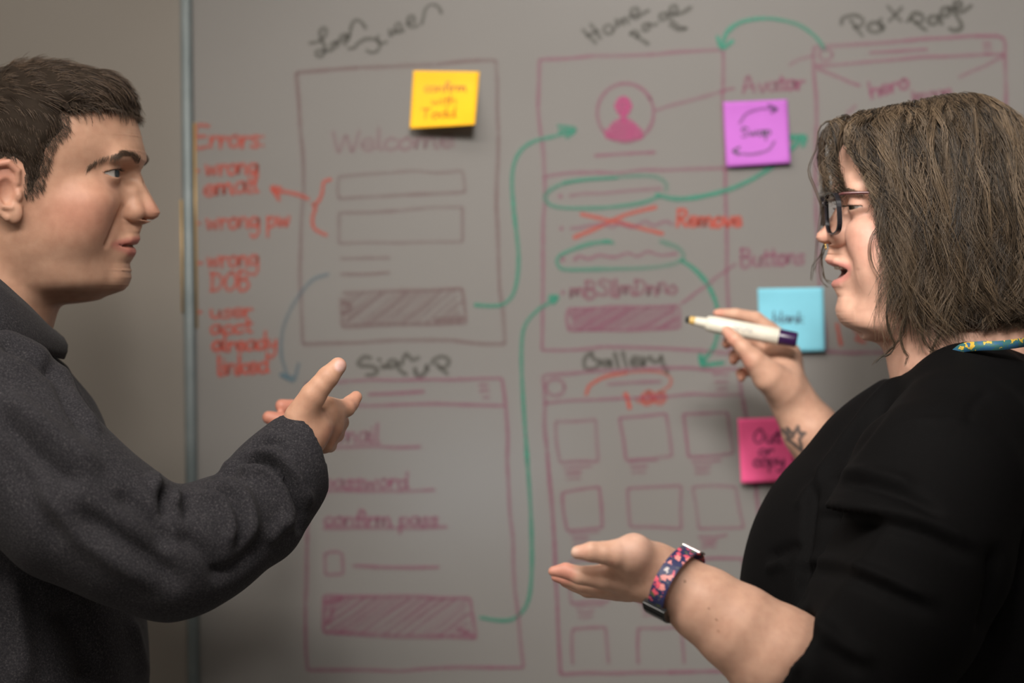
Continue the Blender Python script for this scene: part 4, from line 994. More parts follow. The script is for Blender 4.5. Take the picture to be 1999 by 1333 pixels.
ff = (VW[:, 0] > 240) & (VW[:, 2] > -415) & (VW[:, 2] < -345) & (VW[:, 1] > 0)
bw = brow_hairs(spline([(10, -384), (30, -379), (56, -375), (80, -374), (100, -380)], n=60), 300, 10, 13, rng, VW[ff], NWm[ff]); bw2 = bw.copy(); bw2[..., 1] *= -1
woman_brows = [woman_world(q.reshape(-1, 3)).reshape(q.shape) for q in (bw, bw2)]
# upper teeth, one small block each
woman_teeth = []
for i in range(-4, 5):
    a = i * 8.2; u0 = 371 - (a / 36) ** 2 * 18
    woman_teeth.append((u0, a))
# hair mass under the strands
def U2(p): return [(2000 - x, -y) for x, y in p]
whair = [(-700, 290, 10, 140, 130, 2), (-640, 312, -30, 160, 150, 2), (-580, 330, -45, 168, 170, 2), (-500, 350, -52, 170, 180, 2), (-400, 370, -52, 166, 190, 2), (-340, 382, -45, 160, 190, 2), (-300, 386, -35, 154, 190, 2), (-270, 388, -25, 146, 190, 2), (-245, 382, -12, 136, 190, 2),
         (-230, 350, 0, 124, 185, 2), (-216, 300, 15, 108, 170, 2), (-203, 240, 40, 82, 150, 2), (-195, 185, 70, 54, 128, 2), (-189, 140, 110, 20, 126, 2)]
C = Field((-60, -186, -705), (405, 186, -182), 3.0)
C.op(loft(whair, 6), 0)
wpoly = U2([(1668, 232), (1696, 222), (1761, 206), (1822, 193), (1874, 187), (1913, 195), (1957, 217), (2010, 260), (2070, 330), (2080, 500), (2060, 640), (1935, 640), (1890, 640), (1850, 650), (1815, 640), (1790, 590), (1765, 520), (1745, 470), (1735, 420), (1725, 375), (1700, 345), (1692, 325), (1680, 300), (1668, 270)])
pw_ = in_poly(wpoly)
C.op((lambda U, W, V_: pw_(U, W, V_), C.lo, C.lo + C.h * C.n), 0, 'i')
VWC, FWC = C.mesh(4)
NWC = normals(VWC, FWC); NWC *= np.sign((NWC * (VWC - np.array([170, 0, -430]))).sum(1))[:, None]
VWC = VWC + NWC * (2.5 * np.sin(VWC[:, 0] * .12 + .9 * np.sin(VWC[:, 2] * .03)) * sstep(-230, -300, VWC[:, 2]))[:, None]
dp = -pw_(VWC[:, 0], 0 * VWC[:, 0], VWC[:, 2]); VWC = VWC - NWC * ((1 - sstep(0, 30, dp)) * 9.0 + 8 + 4 * sstep(-340, -250, VWC[:, 2]))[:, None]
woman_cap = (woman_world(VWC), FWC)
# guide locks, near side: (px, py, w)
guides = [
    [(1652, 231, 22), (1630, 240, 50), (1616, 262, 66), (1612, 300, 78), (1618, 340, 84), (1622, 375, 88), (1620, 395, 90), (1622, 410, 90)],
    [(1680, 224, 28), (1655, 245, 75), (1648, 280, 100), (1668, 318, 118), (1692, 352, 130), (1706, 400, 138), (1714, 450, 142), (1716, 490, 140)],
    [(1695, 221, 28), (1672, 250, 85), (1672, 295, 112), (1694, 345, 130), (1712, 410, 142), (1722, 490, 148), (1714, 590, 138), (1704, 690, 118)],
    [(1735, 211, 28), (1712, 248, 95), (1712, 305, 135), (1732, 385, 155), (1748, 470, 163), (1748, 560, 158), (1752, 630, 145), (1768, 700, 128)],
    [(1775, 203, 26), (1760, 242, 100), (1760, 305, 145), (1775, 395, 166), (1786, 490, 172), (1790, 580, 166), (1800, 640, 152), (1822, 690, 138)],
    [(1815, 195, 24), (1808, 240, 104), (1810, 310, 150), (1818, 400, 172), (1826, 500, 178), (1832, 580, 172), (1842, 630, 160), (1862, 672, 146)],
    [(1850, 189, 18), (1856, 240, 98), (1862, 320, 150), (1868, 420, 172), (1874, 510, 176), (1880, 580, 170), (1888, 620, 160), (1900, 652, 148)],
    [(1885, 187, 12), (1910, 245, 92), (1920, 330, 142), (1926, 430, 164), (1928, 520, 168), (1926, 580, 160), (1922, 620, 150), (1920, 648, 142)],
    [(1905, 190, 8), (1955, 250, 78), (1970, 340, 126), (1976, 440, 148), (1972, 530, 150), (1962, 590, 144), (1950, 620, 136), (1942, 646, 128)],
    [(1920, 197, 2), (2000, 262, 50), (2030, 360, 85), (2040, 470, 98), (2030, 560, 100), (2010, 610, 98), (1990, 640, 96), (1975, 655, 95)]]
def arch(g):
    g = [np.array(q, float) for q in g]; g[1][2] *= 1.26; g[2][2] *= 1.06; a, b_ = g[0], g[1]
    m1 = np.array([.7 * a[0] + .3 * b_[0], a[1] + .08 * (b_[1] - a[1]), a[2] + .42 * (b_[2] - a[2])]); m2 = np.array([.35 * a[0] + .65 * b_[0], a[1] + .42 * (b_[1] - a[1]), a[2] + .78 * (b_[2] - a[2])])
    return [tuple(a), tuple(m1), tuple(m2)] + list(g[1:])
guides = [arch(g) for g in guides]
gsm = np.array([spline(g, n=70)[np.linspace(0, len(spline(g, n=70)) - 1, 18).astype(int)] for g in guides])     # (10, 18, 3)
def hair_locks(N, n_clump, amp, seed, layer=(0.80, 1.04), far=False, s_pow=1.0, jit=1.0):
    r = np.random.default_rng(seed); cl_s = np.sort(r.random(n_clump)); cl_ph = r.random(n_clump) * 6.28; cl_f = r.uniform(1.8, 3.8, n_clump); cl_l = r.uniform(*layer, n_clump); cl_len = r.uniform(.74, 1.0, n_clump); cl_sh = r.random(n_clump)
    out, sh = [], []
    T = np.linspace(0, 1, 18)
    for i in range(N):
        k = r.integers(n_clump); s_ = np.clip(cl_s[k] + r.normal(0, .006) , 0, 1) * (len(gsm) - 1); a = min(int(s_), len(gsm) - 2); f = s_ - a
        if a == 0: f = f * .25 if f < .22 else .9 + .1 * f
        g = gsm[a] * (1 - f) + gsm[a + 1] * f
        ln = cl_len[k] * r.uniform(.9, 1.03); g = np.stack([np.interp(T * ln, T, g[:, c]) for c in range(3)], 1)
        l = cl_l[k] * r.uniform(.97, 1.03); g[:, 2] = g[:, 2] * (1 - (1 - l) * np.clip(T * 3 - .35, 0, 1))
        wv = amp * (0.15 + T ** 1.2) * np.minimum(1, T * 3); ph = cl_ph[k] + r.normal(0, .25)
        g[:, 0] += wv * (np.sin(6.28 * cl_f[k] * T + ph) + .45 * np.sin(6.28 * 2.1 * cl_f[k] * T + 2 * ph)) + r.normal(0, 2.2) * jit * (T * 1.6) + r.normal(0, 1.0)
        g[:, 2] += wv * .7 * np.cos(6.28 * cl_f[k] * T + ph * 1.3) + r.normal(0, 2.0) * jit * T
        g[:, 1] += r.normal(0, 2.0)
        if far: g[:, 2] *= -1
        out.append(np.stack([2000 - g[:, 0], g[:, 2], -g[:, 1]], 1)); sh.append(np.clip(.10 + .8 * cl_sh[k] ** 1.3 + r.normal(0, .16), 0, 1))
    return np.array(out), np.array(sh)
L1, s1 = hair_locks(6200, 210, 12.5, 11)
L2, s2 = hair_locks(1300, 80, 17.0, 12, (.98, 1.10), jit=2.0)
L3, s3 = hair_locks(2200, 70, 6.5, 13, (.85, 1.04), far=True)
# loose single curls that stand out against the face and the board
loose = [
    [(1640, 236, 0), (1612, 238, 5), (1597, 255, 5), (1592, 290, 8), (1580, 318, 10), (1577, 340, 10), (1588, 368, 12), (1600, 400, 14), (1606, 430, 14), (1602, 450, 16)],
    [(1650, 232, 10), (1622, 240, 20), (1606, 262, 25), (1602, 300, 25), (1606, 340, 28), (1612, 372, 30), (1616, 392, 30)],
    [(1640, 240, -20), (1612, 250, -25), (1603, 285, -28), (1604, 330, -30), (1608, 370, -32), (1606, 420, -34), (1598, 480, -36), (1594, 530, -38)],
    [(1640, 244, -30), (1618, 256, -35), (1609, 300, -38), (1612, 350, -40), (1618, 400, -44), (1616, 470, -46), (1606, 510, -48), (1608, 545, -48), (1622, 560, -46)],
    [(1690, 340, 120), (1706, 370, 132), (1713, 400, 138), (1708, 428, 142), (1694, 446, 142), (1681, 464, 142), (1676, 486, 140), (1679, 512, 138), (1688, 532, 138), (1697, 545, 138)],
    [(1712, 470, 145), (1716, 510, 148), (1712, 545, 146), (1722, 580, 144), (1740, 610, 142), (1746, 640, 136), (1732, 668, 130), (1710, 690, 126), (1694, 702, 124), (1686, 712, 124)],
    [(1720, 500, 146), (1714, 560, 146), (1708, 610, 140), (1716, 650, 134), (1726, 672, 130), (1716, 690, 128), (1700, 694, 126), (1690, 704, 126)],
    [(1738, 560, 152), (1744, 610, 146), (1736, 650, 138), (1742, 680, 132), (1752, 694, 130), (1748, 712, 128)],
    [(1770, 560, 160), (1782, 610, 152), (1776, 650, 142), (1790, 680, 136), (1804, 690, 134), (1806, 706, 132)],
    [(1800, 590, 162), (1812, 640, 150), (1800, 672, 142), (1794, 694, 138), (1802, 712, 136)],
    [(1760, 500, 160), (1772, 540, 160), (1764, 570, 156), (1776, 596, 152), (1788, 602, 150)],
    [(1610, 480, -10), (1604, 500, -14), (1590, 520, -14), (1586, 548, -14)], [(1606, 486, -20), (1607, 520, -22), (1612, 545, -22), (1626, 552, -22)]]
LL, sl = [], []
r9 = np.random.default_rng(5)
for q in loose:
    c = spline(q, n=60); c = np.stack([np.interp(np.linspace(0, len(c) - 1, 18), np.arange(len(c)), c[:, j]) for j in range(3)], 1)
    for k in range(9 if q[0][2] > 100 else 5):
        d = c + r9.normal(0, 1.3, 3) + np.linspace(0, 1, 18)[:, None] * r9.normal(0, 2.2, 3) + .8 * np.sin(np.linspace(0, 9, 18)[:, None] + r9.random(3) * 6)
        LL.append(np.stack([2000 - d[:, 0], d[:, 2], -d[:, 1]], 1)); sl.append(r9.uniform(.15, .5))
allp = np.concatenate([L1, L2, L3, np.array(LL)]); woman_shade = np.concatenate([s1, s2, s3, np.array(sl)])
woman_hair = woman_world(allp.reshape(-1, 3)).reshape(allp.shape)

woman_lash = [woman_world(lashes(WE, 28.2, 2, sd, 11, 3).reshape(-1, 3)).reshape(70, 4, 3) for sd in (1, -1)]
man_lash = [man_world(lashes(ME, 28.2, 14, sd, 9, 4).reshape(-1, 3), MYAW).reshape(70, 4, 3) for sd in (1, -1)]
# ================================================================== bodies, clothes, hands
def J(px, py, y, rpx): return P(px, py, y), rpx * y / FPX
def limb(F, js, k, mode='u', squash=None):
    q = [J(*j) for j in js]; chain(F, [a for a, _ in q], [r for _, r in q], k, mode, None, squash)
def blob(F, px, py, y, r, k, mode='u', R=None): F.op(ell(P(px, py, y), r, R), k, mode)
def bounds(pts, pad): a = np.array([P(*p) for p in pts]); return a.min(0) - pad, a.max(0) + pad
def paint(V, tone, spots):
    """colour of the skin itself near image points: (px, py, radius px, colour, strength)"""
    Q = PROJ(V)
    for x, y, r, c, st in spots: tone = blend(tone, st * (1 - sstep(r * .6, r * 1.25, np.hypot(Q[:, 0] - x, Q[:, 1] - y))), c)
    return tone
def joined(parts):
    V, F, T, n = [], [], [], 0
    for v, f, t in parts:
        V.append(v); F.append(f + n); T.append(t); n += len(v)
    return np.vstack(V), np.vstack(F), np.vstack(T)

# ------------------------------------------------------------------ man: right hand and wrist
MSK = np.array([0.56, 0.33, 0.23])
lo, hi = bounds([(430, 960, 2.80), (720, 690, 3.0)], .02)
A = Field(lo, hi, .0016)
limb(A, [(500, 985, 2.83, 46), (560, 900, 2.845, 44), (590, 855, 2.855, 42)], .008)
limb(A, [(590, 850, 2.856, 42), (606, 832, 2.862, 40), (634, 812, 2.885, 34)], .012)
limb(A, [(642, 838, 2.892, 26), (632, 864, 2.89, 21)], .014)
limb(A, [(586, 812, 2.846, 30), (612, 771, 2.84, 25), (626, 753, 2.838, 21.5), (640, 736, 2.838, 21), (660, 714, 2.842, 17)], .010)
limb(A, [(636, 800, 2.875, 27), (652, 800, 2.892, 22), (676, 796, 2.905, 17.5), (684, 788, 2.915, 16), (695, 775, 2.92, 12.5)], .007)
limb(A, [(646, 822, 2.895, 22), (664, 824, 2.93, 17), (662, 815, 2.965, 15), (652, 806, 2.975, 12)], .006)
limb(A, [(642, 843, 2.895, 20), (657, 848, 2.93, 15), (655, 840, 2.96, 13.5), (645, 830, 2.97, 11)], .005)
limb(A, [(632, 864, 2.89, 17), (644, 870, 2.92, 13), (642, 864, 2.945, 11.5), (634, 856, 2.955, 10)], .005)
Va, Fa = A.mesh(2)
Ta = np.tile(MSK, (len(Va), 1))
Ta = paint(Va, Ta, [(664, 714, 11.5, (0.76, 0.52, 0.48), .95), (690, 778, 22, (0.58, 0.28, 0.20), .5), (650, 850, 22, (0.52, 0.25, 0.18), .5), (666, 706, 12, (0.62, 0.33, 0.27), .4)])
# left hand, mostly behind the cuff: curled fingers
lo, hi = bounds([(480, 960, 3.04), (700, 730, 3.2)], .02)
A2 = Field(lo, hi, .002)
limb(A2, [(540, 935, 3.12, 38), (570, 890, 3.12, 34), (592, 850, 3.115, 30)], .01)
limb(A2, [(594, 845, 3.11, 24), (594, 812, 3.105, 16), (570, 795, 3.10, 14.5), (550, 792, 3.095, 13.5)], .006)
limb(A2, [(590, 858, 3.105, 22), (576, 832, 3.09, 15.5), (548, 820, 3.085, 14.5), (525, 815, 3.085, 13.5)], .006)
limb(A2, [(586, 870, 3.10, 20), (574, 850, 3.085, 14), (552, 846, 3.08, 13), (546, 850, 3.08, 11)], .005)
limb(A2, [(582, 882, 3.10, 18), (572, 868, 3.085, 12), (556, 866, 3.08, 11), (552, 868, 3.08, 9)], .005)
limb(A2, [(592, 850, 3.13, 22), (602, 818, 3.15, 16), (606, 800, 3.16, 13), (604, 790, 3.165, 10)], .008)
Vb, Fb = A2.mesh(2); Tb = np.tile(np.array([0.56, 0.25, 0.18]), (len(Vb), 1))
# core of the body inside the clothes
def core(prims, lo, hi, h=.006):
    F = Field(lo, hi, h)
    for p in prims: p(F)
    return F.mesh(2)
lo, hi = bounds([(-330, 560, 2.7), (640, 1700, 3.35)], .03)
def mcore(F):
    blob(F, -45, 1010, 3.0, (.09, .15, .16), .04); blob(F, -5, 1300, 3.0, (.105, .15, .28), .04); limb(F, [(-30, 640, 3.0, 110), (-40, 760, 3.0, 115)], .04)
    limb(F, [(-10, 830, 2.83, 110), (130, 985, 2.80, 85), (320, 1095, 2.79, 70), (420, 1050, 2.80, 66), (510, 985, 2.83, 50)], .03)
    limb(F, [(-10, 850, 3.17, 105), (120, 990, 3.2, 80), (290, 1085, 3.2, 66), (400, 1040, 3.17, 58), (545, 930, 3.12, 36)], .03)
Vc, Fc = core([mcore], lo, hi); Tc = np.tile(MSK, (len(Vc), 1))
man_skin = joined([(man_head[0], man_head[1][:, ::-1], man_head[2]), (Va, Fa, Ta), (Vb, Fb, Tb), (Vc, Fc, Tc)])

# ------------------------------------------------------------------ man: charcoal shirt
lo, hi = bounds([(-330, 560, 2.66), (660, 1480, 3.34)], .03)
S = Field(lo, hi, .0042)
blob(S, -42, 1000, 3.0, (.118, .192, .165), .03); blob(S, 0, 1300, 3.0, (.148, .188, .27), .06)
limb(S, [(-60, 690, 2.95, 100), (-40, 790, 2.84, 150)], .05); limb(S, [(-60, 690, 3.05, 100), (-40, 790, 3.16, 150)], .05)
limb(S, [(-40, 745, 3.0, 128), (20, 860, 3.0, 160)], .05)
limb(S, [(0, 838, 2.82, 166), (58, 908, 2.79, 146), (138, 985, 2.78, 147), (240, 1045, 2.775, 130), (322, 1090, 2.78, 119)], .03)
limb(S, [(322, 1088, 2.78, 119), (360, 1082, 2.785, 112), (412, 1052, 2.80, 108), (493, 1005, 2.83, 102)], .012)
limb(S, [(493, 1005, 2.83, 102), (528, 955, 2.845, 94), (556, 920, 2.85, 86), (586, 880, 2.856, 80)], .008)
limb(S, [(0, 850, 3.18, 150), (120, 990, 3.22, 120), (300, 1080, 3.22, 98), (420, 1025, 3.18, 84), (545, 925, 3.13, 62)], .03)
# open cuff
ca, cb = P(586, 880, 2.856), P(660, 785, 2.885); dv = (cb - ca) / np.linalg.norm(cb - ca)
dv3 = P(653, 849, 2.872) - P(580, 880, 2.856); dv3 /= np.linalg.norm(dv3)
S.op(halfspace_cut(P(599, 864, 2.864), -dv3, np.minimum(ca, cb) - .02 - .035, np.maximum(ca, cb) + .06), .006, 's')
chain(S, [P(578, 892, 2.853), P(650, 800, 2.88)], [.029, .036], .004, 's')
VS, FS = S.mesh(3)
man_folds = [([(317, 950), (321, 975), (324, 1006)], 9, -.010), ([(340, 958), (346, 985)], 9, .006), ([(361, 965), (366, 1012)], 8, -.008), ([(300, 925), (312, 960)], 12, .006),
    ([(408, 948), (450, 968), (470, 1010), (468, 1064)], 8, -.009), ([(390, 962), (432, 978), (452, 1020), (452, 1060)], 12, .006), ([(425, 938), (475, 965), (492, 1010), (490, 1055)], 12, .006),
    ([(415, 930), (455, 918), (482, 940)], 7, -.008), ([(408, 920), (450, 903), (485, 915)], 8, .004), ([(452, 905), (505, 896), (555, 930), (580, 985), (590, 1035)], 9, -.013), ([(498, 880), (548, 892), (585, 930), (604, 985)], 12, .008), ([(480, 910), (530, 925), (560, 975), (566, 1030)], 14, .006),
    ([(490, 868), (535, 862), (562, 885)], 8, -.007), ([(545, 880), (585, 915), (606, 960)], 8, -.006), ([(0, 809), (75, 885), (150, 945)], 22, -.010), ([(10, 770), (110, 850), (190, 915)], 22, .007), ([(150, 1000), (278, 1082), (350, 1140)], 26, -.009), ([(60, 950), (180, 1060), (300, 1140)], 26, .006),
    ([(230, 960), (290, 1010), (330, 1070)], 20, -.007), ([(350, 1040), (400, 1080), (430, 1130)], 18, -.006), ([(520, 1050), (470, 1100), (420, 1130)], 16, -.006), ([(560, 1010), (520, 1060)], 14, .005),
    ([(118, 700), (150, 780), (195, 840)], 10, .006), ([(100, 700), (128, 780), (170, 850)], 10, -.006), ([(0, 665), (60, 690), (110, 730)], 14, -.007), ([(0, 640), (50, 655), (100, 690)], 12, .006), ([(0, 860), (60, 960), (120, 1060)], 28, -.006), ([(255, 1210), (270, 1260), (285, 1320)], 12, .006), ([(120, 1180), (160, 1250), (180, 1333)], 30, -.008), ([(20, 1130), (40, 1230), (50, 1333)], 24, .006)]
VS = folds(VS, FS, [(p, w * .85, h * 1.35) for p, w, h in man_folds]); VS = relax(VS, FS, 1, .4)
rngc = np.random.default_rng(9)
def cloth(name, c1, c2, fib, scale, bumps=.35, sheen=.15, rough=.9):
    m, nt, b = newmat(name)
    tc = nt.nodes.new('ShaderNodeTexCoord'); n = nt.nodes.new('ShaderNodeTexNoise'); n.inputs['Scale'].default_value = scale; n.inputs['Detail'].default_value = 6; n.inputs['Roughness'].default_value = .75
    r = nt.nodes.new('ShaderNodeValToRGB'); e = r.color_ramp.elements; e[0].position = .38; e[1].position = .56; e[0].color = (*c1, 1); e[1].color = (*c2, 1); x = e.new(.70); x.color = (*fib, 1)
    nt.links.new(tc.outputs['Object'], n.inputs['Vector']); nt.links.new(n.outputs['Fac'], r.inputs['Fac']); nt.links.new(r.outputs['Color'], b.inputs['Base Color'])
    setp(b, rough=rough, spec=.08, sheen=sheen); bump(nt, b, scale * 1.3, bumps, .0008)
    return m
m_shirt = cloth('wool_charcoal', (0.018, 0.0175, 0.021), (0.036, 0.0345, 0.039), (0.095, 0.09, 0.094), 520, sheen=.04)
m_black = cloth('jersey_black', (0.0022, 0.0021, 0.0023), (0.0032, 0.0030, 0.0032), (0.006, 0.0055, 0.006), 700, .2, .0, .8)
m_trs = cloth('trouser_dark', (0.02, 0.02, 0.024), (0.03, 0.03, 0.035), (0.05, 0.05, 0.055), 500)
m_shoe = plain('shoe_leather', (0.02, 0.016, 0.013), .4)
m_sole = plain('shoe_sole', (0.05, 0.05, 0.05), .7)

man = empty('person', (P(0, 666, 3.0)[0], 3.0, 0)); tag(man, 'person with short brown hair in a charcoal wool shirt, gesturing at the whiteboard', 'person')
m_mskin = skin_mat('skin_man')
o = obj('body', man_skin[0], man_skin[1], m_mskin, None, True); attr(o, 'tone', man_skin[2]); under(o, man)
m_eye = eye_mat('eye_wet')
for e in man_eyes:
    o = obj('eye', e[0], e[1], m_eye, None, True); attr(o, 'tone', e[2]); under(o, man)
m_hair = strand_mat('hair_brown', (0.018, 0.012, 0.009), (0.115, 0.078, 0.053)); m_hairu = plain('hair_roots', (0.024, 0.017, 0.012), .8, spec=.1)
o = obj('hair', man_cap[0], man_cap[1][:, ::-1].copy(), m_hairu, None, True); tag(o, 'short brown hair swept forward'); under(o, man)
hair_m = o; hs_m = strands('hair_strands', man_hair, np.where(np.arange(len(man_hair)) < 15000, .00028, .00016), m_hair, None); hs_m.parent = hair_m
m_brow = strand_mat('brow_brown', (0.07, 0.048, 0.034), (0.16, 0.11, 0.078))
for q in man_brows: strands('eyebrow', q, .00014, m_brow, man)
m_lash = strand_mat('lash_dark', (0.012, 0.008, 0.006), (0.03, 0.02, 0.015))
for q in man_lash: strands('eyelashes', q, .00016, m_lash, man)
shirt = obj('shirt', VS, FS, m_shirt, None, True); under(shirt, man); tag(shirt, 'charcoal wool shirt with creased sleeves')

def band(name, top, bot, mat, parent, thick, n=72, rows=6, bulge=.004):
    """closed strip of cloth between two rings of points"""
    t = spline(top, n=n, closed=True); b_ = spline(bot, n=n, closed=True); k = min(len(t), len(b_)); t, b_ = t[:k], b_[:k]
    c = t.mean(0); V = []
    for j in range(rows):
        f = j / (rows - 1); row = t * (1 - f) + b_ * f; out = row - c; out[:, 2] = 0; out /= np.linalg.norm(out, axis=1)[:, None]
        V.append(row + out * bulge * math.sin(PI * f))
    V = np.vstack(V); F = [(j * k + i, j * k + (i + 1) % k, (j + 1) * k + (i + 1) % k, (j + 1) * k + i) for j in range(rows - 1) for i in range(k)]
    o = obj(name, V, F, mat, None, True); m = o.modifiers.new('solid', 'SOLIDIFY'); m.thickness = thick; m.offset = 0
    if parent is not None: under(o, parent)
    return o
# collar: a stand around the neck, leaf folded down, open in front
def sub(o, parent): o.parent = parent; o.matrix_parent_inverse = Matrix.Identity(4); return o
ctop = [P(-190, 505, 3.0), P(-130, 505, 2.915), P(-40, 522, 2.868), P(40, 585, 2.90), P(90, 636, 2.975), P(72, 624, 3.06), P(-20, 560, 3.13), P(-120, 520, 3.09)]
cbot = [P(-225, 620, 3.0), P(-160, 640, 2.87), P(-30, 650, 2.815), P(62, 684, 2.855), P(118, 700, 2.955), P(105, 690, 3.03), P(-20, 680, 3.17), P(-150, 640, 3.13)]
col = band('collar', ctop, cbot, m_shirt, None, .004, bulge=.010); sub(col, shirt)
# a fold-over cuff edge
def ring_pts(c, e1, e2, n=28): return [c + e1 * math.cos(a) + e2 * math.sin(a) for a in np.linspace(0, 2 * PI, n, endpoint=False)]

# legs and shoes (below the frame)
def legs(owner, cx, mat, r_hip, feet_x, facing, shoe_mat):
    L = Field((cx - .3, 2.7, .04), (cx + .3, 3.3, 1.16), .012)
    L.op(ell((cx, 3.0, .98), (r_hip, .19, .17)), .05)
    for sd in (-1, 1):
        fx = feet_x + .03 * sd
        chain(L, [(cx, 3.0 + .09 * sd, .92), (cx + .01 * facing, 3.0 + .10 * sd, .50), (fx, 3.0 + .11 * sd, .08)], [.105, .068, .055], .03)
    V, F = L.mesh(2); under(obj('trousers', V, F, mat, None, True), owner)
    for sd in (-1, 1):
        fx = feet_x + .03 * sd; y = 3.0 + .11 * sd
        K_ = Field((fx - .25, y - .08, -.0), (fx + .25, y + .08, .16), .006)
        chain(K_, [(fx - .05 * facing, y, .055), (fx + .05 * facing, y, .05), (fx + .16 * facing, y, .04)], [.045, .043, .036], .02)
        K_.op(ell((fx - .02 * facing, y, .09), (.045, .042, .05)), .03)
        K_.op(halfspace_cut((0, 0, .022), (0, 0, 1), (fx - .3, y - .1, -.05), (fx + .3, y + .1, .03)), 0, 's')
        V, F = K_.mesh(2); sh = obj('shoe', V, F, shoe_mat, None, True); under(sh, owner)
        a = np.linspace(0, 2 * PI, 24, endpoint=False); ol = [(fx + facing * (.05 + .145 * math.cos(t)), y + .046 * math.sin(t) * (1 if math.cos(t) > -.3 else .85)) for t in a]
        vv = [(x, q, 0.0) for x, q in ol] + [(x, q, .026) for x, q in ol]; n = len(ol)
        so = obj('sole', vv, [(i, (i + 1) % n, n + (i + 1) % n, n + i) for i in range(n)] + [tuple(range(n))[::-1], tuple(range(n, 2 * n))], m_sole); sub(so, sh)
legs(man, P(0, 1300, 3.0)[0], m_trs, .145, P(0, 1300, 3.0)[0] - .02, 1, m_shoe)

# ------------------------------------------------------------------ woman: hands and forearms
WSK = np.array([0.62, 0.385, 0.285])
lo, hi = bounds([(1040, 1360, 2.60), (1640, 1000, 2.84)], .02)
B = Field(lo, hi, .0017)
limb(B, [(1640, 1350, 2.73, 112), (1512, 1278, 2.705, 98), (1442, 1226, 2.70, 83), (1376, 1180, 2.70, 71), (1322, 1142, 2.70, 58)], .01)
limb(B, [(1322, 1142, 2.70, 58), (1290, 1124, 2.70, 53), (1262, 1118, 2.702, 50)], .008)
limb(B, [(1275, 1122, 2.705, 50), (1222, 1128, 2.715, 42), (1180, 1138, 2.72, 29)], .014)
limb(B, [(1270, 1130, 2.74, 40), (1225, 1140, 2.75, 34), (1196, 1146, 2.755, 24)], .014)
limb(B, [(1268, 1100, 2.692, 42), (1236, 1080, 2.676, 39), (1202, 1081, 2.670, 28), (1180, 1079, 2.667, 22.5), (1156, 1077, 2.665, 20), (1128, 1078, 2.668, 14)], .010)
limb(B, [(1228, 1098, 2.684, 30), (1206, 1110, 2.69, 20)], .012)
limb(B, [(1208, 1124, 2.698, 34), (1178, 1126, 2.692, 25), (1132, 1123, 2.688, 18.5), (1104, 1114, 2.69, 16), (1080, 1115, 2.69, 10.5)], .007)
limb(B, [(1200, 1142, 2.722, 28), (1180, 1144, 2.722, 22), (1138, 1141, 2.722, 17), (1108, 1130, 2.722, 15), (1086, 1126, 2.722, 10.5)], .004)
limb(B, [(1200, 1148, 2.744, 26), (1184, 1150, 2.746, 20), (1148, 1151, 2.75, 16), (1122, 1141, 2.752, 14), (1102, 1136, 2.752, 10)], .004)
limb(B, [(1212, 1152, 2.765, 22), (1195, 1153, 2.768, 17), (1168, 1154, 2.774, 13.5), (1150, 1147, 2.776, 12), (1134, 1143, 2.776, 9)], .004)
VB, FB = B.mesh(2)
TB = np.tile(WSK, (len(VB), 1))
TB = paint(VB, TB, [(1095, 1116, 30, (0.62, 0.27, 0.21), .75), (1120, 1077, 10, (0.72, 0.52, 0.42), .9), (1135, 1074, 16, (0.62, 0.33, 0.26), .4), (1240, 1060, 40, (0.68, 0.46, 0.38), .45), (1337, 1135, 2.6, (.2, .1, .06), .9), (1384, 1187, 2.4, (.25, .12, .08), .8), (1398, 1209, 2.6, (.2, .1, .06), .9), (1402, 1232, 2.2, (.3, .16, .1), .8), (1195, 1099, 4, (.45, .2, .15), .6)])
lo, hi = bounds([(1370, 1060, 3.14), (1790, 590, 3.34)], .02)
D_ = Field(lo, hi, .0018)
limb(D_, [(1720, 1010, 3.27, 72), (1625, 900, 3.255, 64), (1582, 838, 3.245, 54), (1552, 790, 3.24, 41)], .01)
limb(D_, [(1552, 790, 3.24, 41), (1530, 748, 3.245, 42), (1524, 700, 3.262, 36)], .012)
limb(D_, [(1538, 740, 3.27, 32), (1538, 694, 3.278, 26)], .014)
limb(D_, [(1530, 758, 3.225, 38), (1500, 734, 3.212, 32), (1472, 703, 3.203, 22), (1452, 680, 3.2, 16), (1434, 662, 3.2, 14), (1419, 646, 3.206, 11)], .010)
limb(D_, [(1526, 688, 3.262, 24), (1524, 664, 3.26, 20), (1476, 622, 3.252, 14), (1436, 613, 3.246, 11.5), (1400, 611, 3.242, 8.5)], .006)
limb(D_, [(1522, 694, 3.275, 20), (1480, 664, 3.28, 16), (1442, 660, 3.27, 13), (1424, 662, 3.25, 11.5), (1418, 672, 3.235, 9)], .005)
limb(D_, [(1522, 712, 3.28, 19), (1485, 690, 3.285, 15), (1450, 690, 3.275, 12.5), (1434, 694, 3.255, 11.5), (1432, 704, 3.24, 9)], .005)
limb(D_, [(1524, 730, 3.28, 17), (1490, 722, 3.285, 13), (1462, 724, 3.275, 11), (1446, 728, 3.258, 10), (1448, 738, 3.246, 8)], .005)
VD, FD = D_.mesh(2)
TD = np.tile(WSK * np.array([.97, .95, .93]), (len(VD), 1))
TD = paint(VD, TD, [(1398, 610, 16, (0.62, 0.27, 0.20), .6), (1420, 668, 18, (0.55, 0.22, 0.16), .5), (1440, 715, 30, (0.50, 0.20, 0.15), .5), (1420, 646, 12, (0.62, 0.34, 0.27), .5)])
tq = dist_poly(PROJ(VD), [(1528, 839), (1540, 854), (1537, 836), (1549, 848), (1558, 833), (1561, 846), (1571, 845), (1561, 857), (1566, 881), (1549, 866), (1536, 857), (1548, 852)])
nD = normals(VD, FD); TD = blend(TD, .88 * (1 - sstep(2.2, 5, tq)) * (nD[:, 1] < 0), (0.05, 0.055, 0.06))
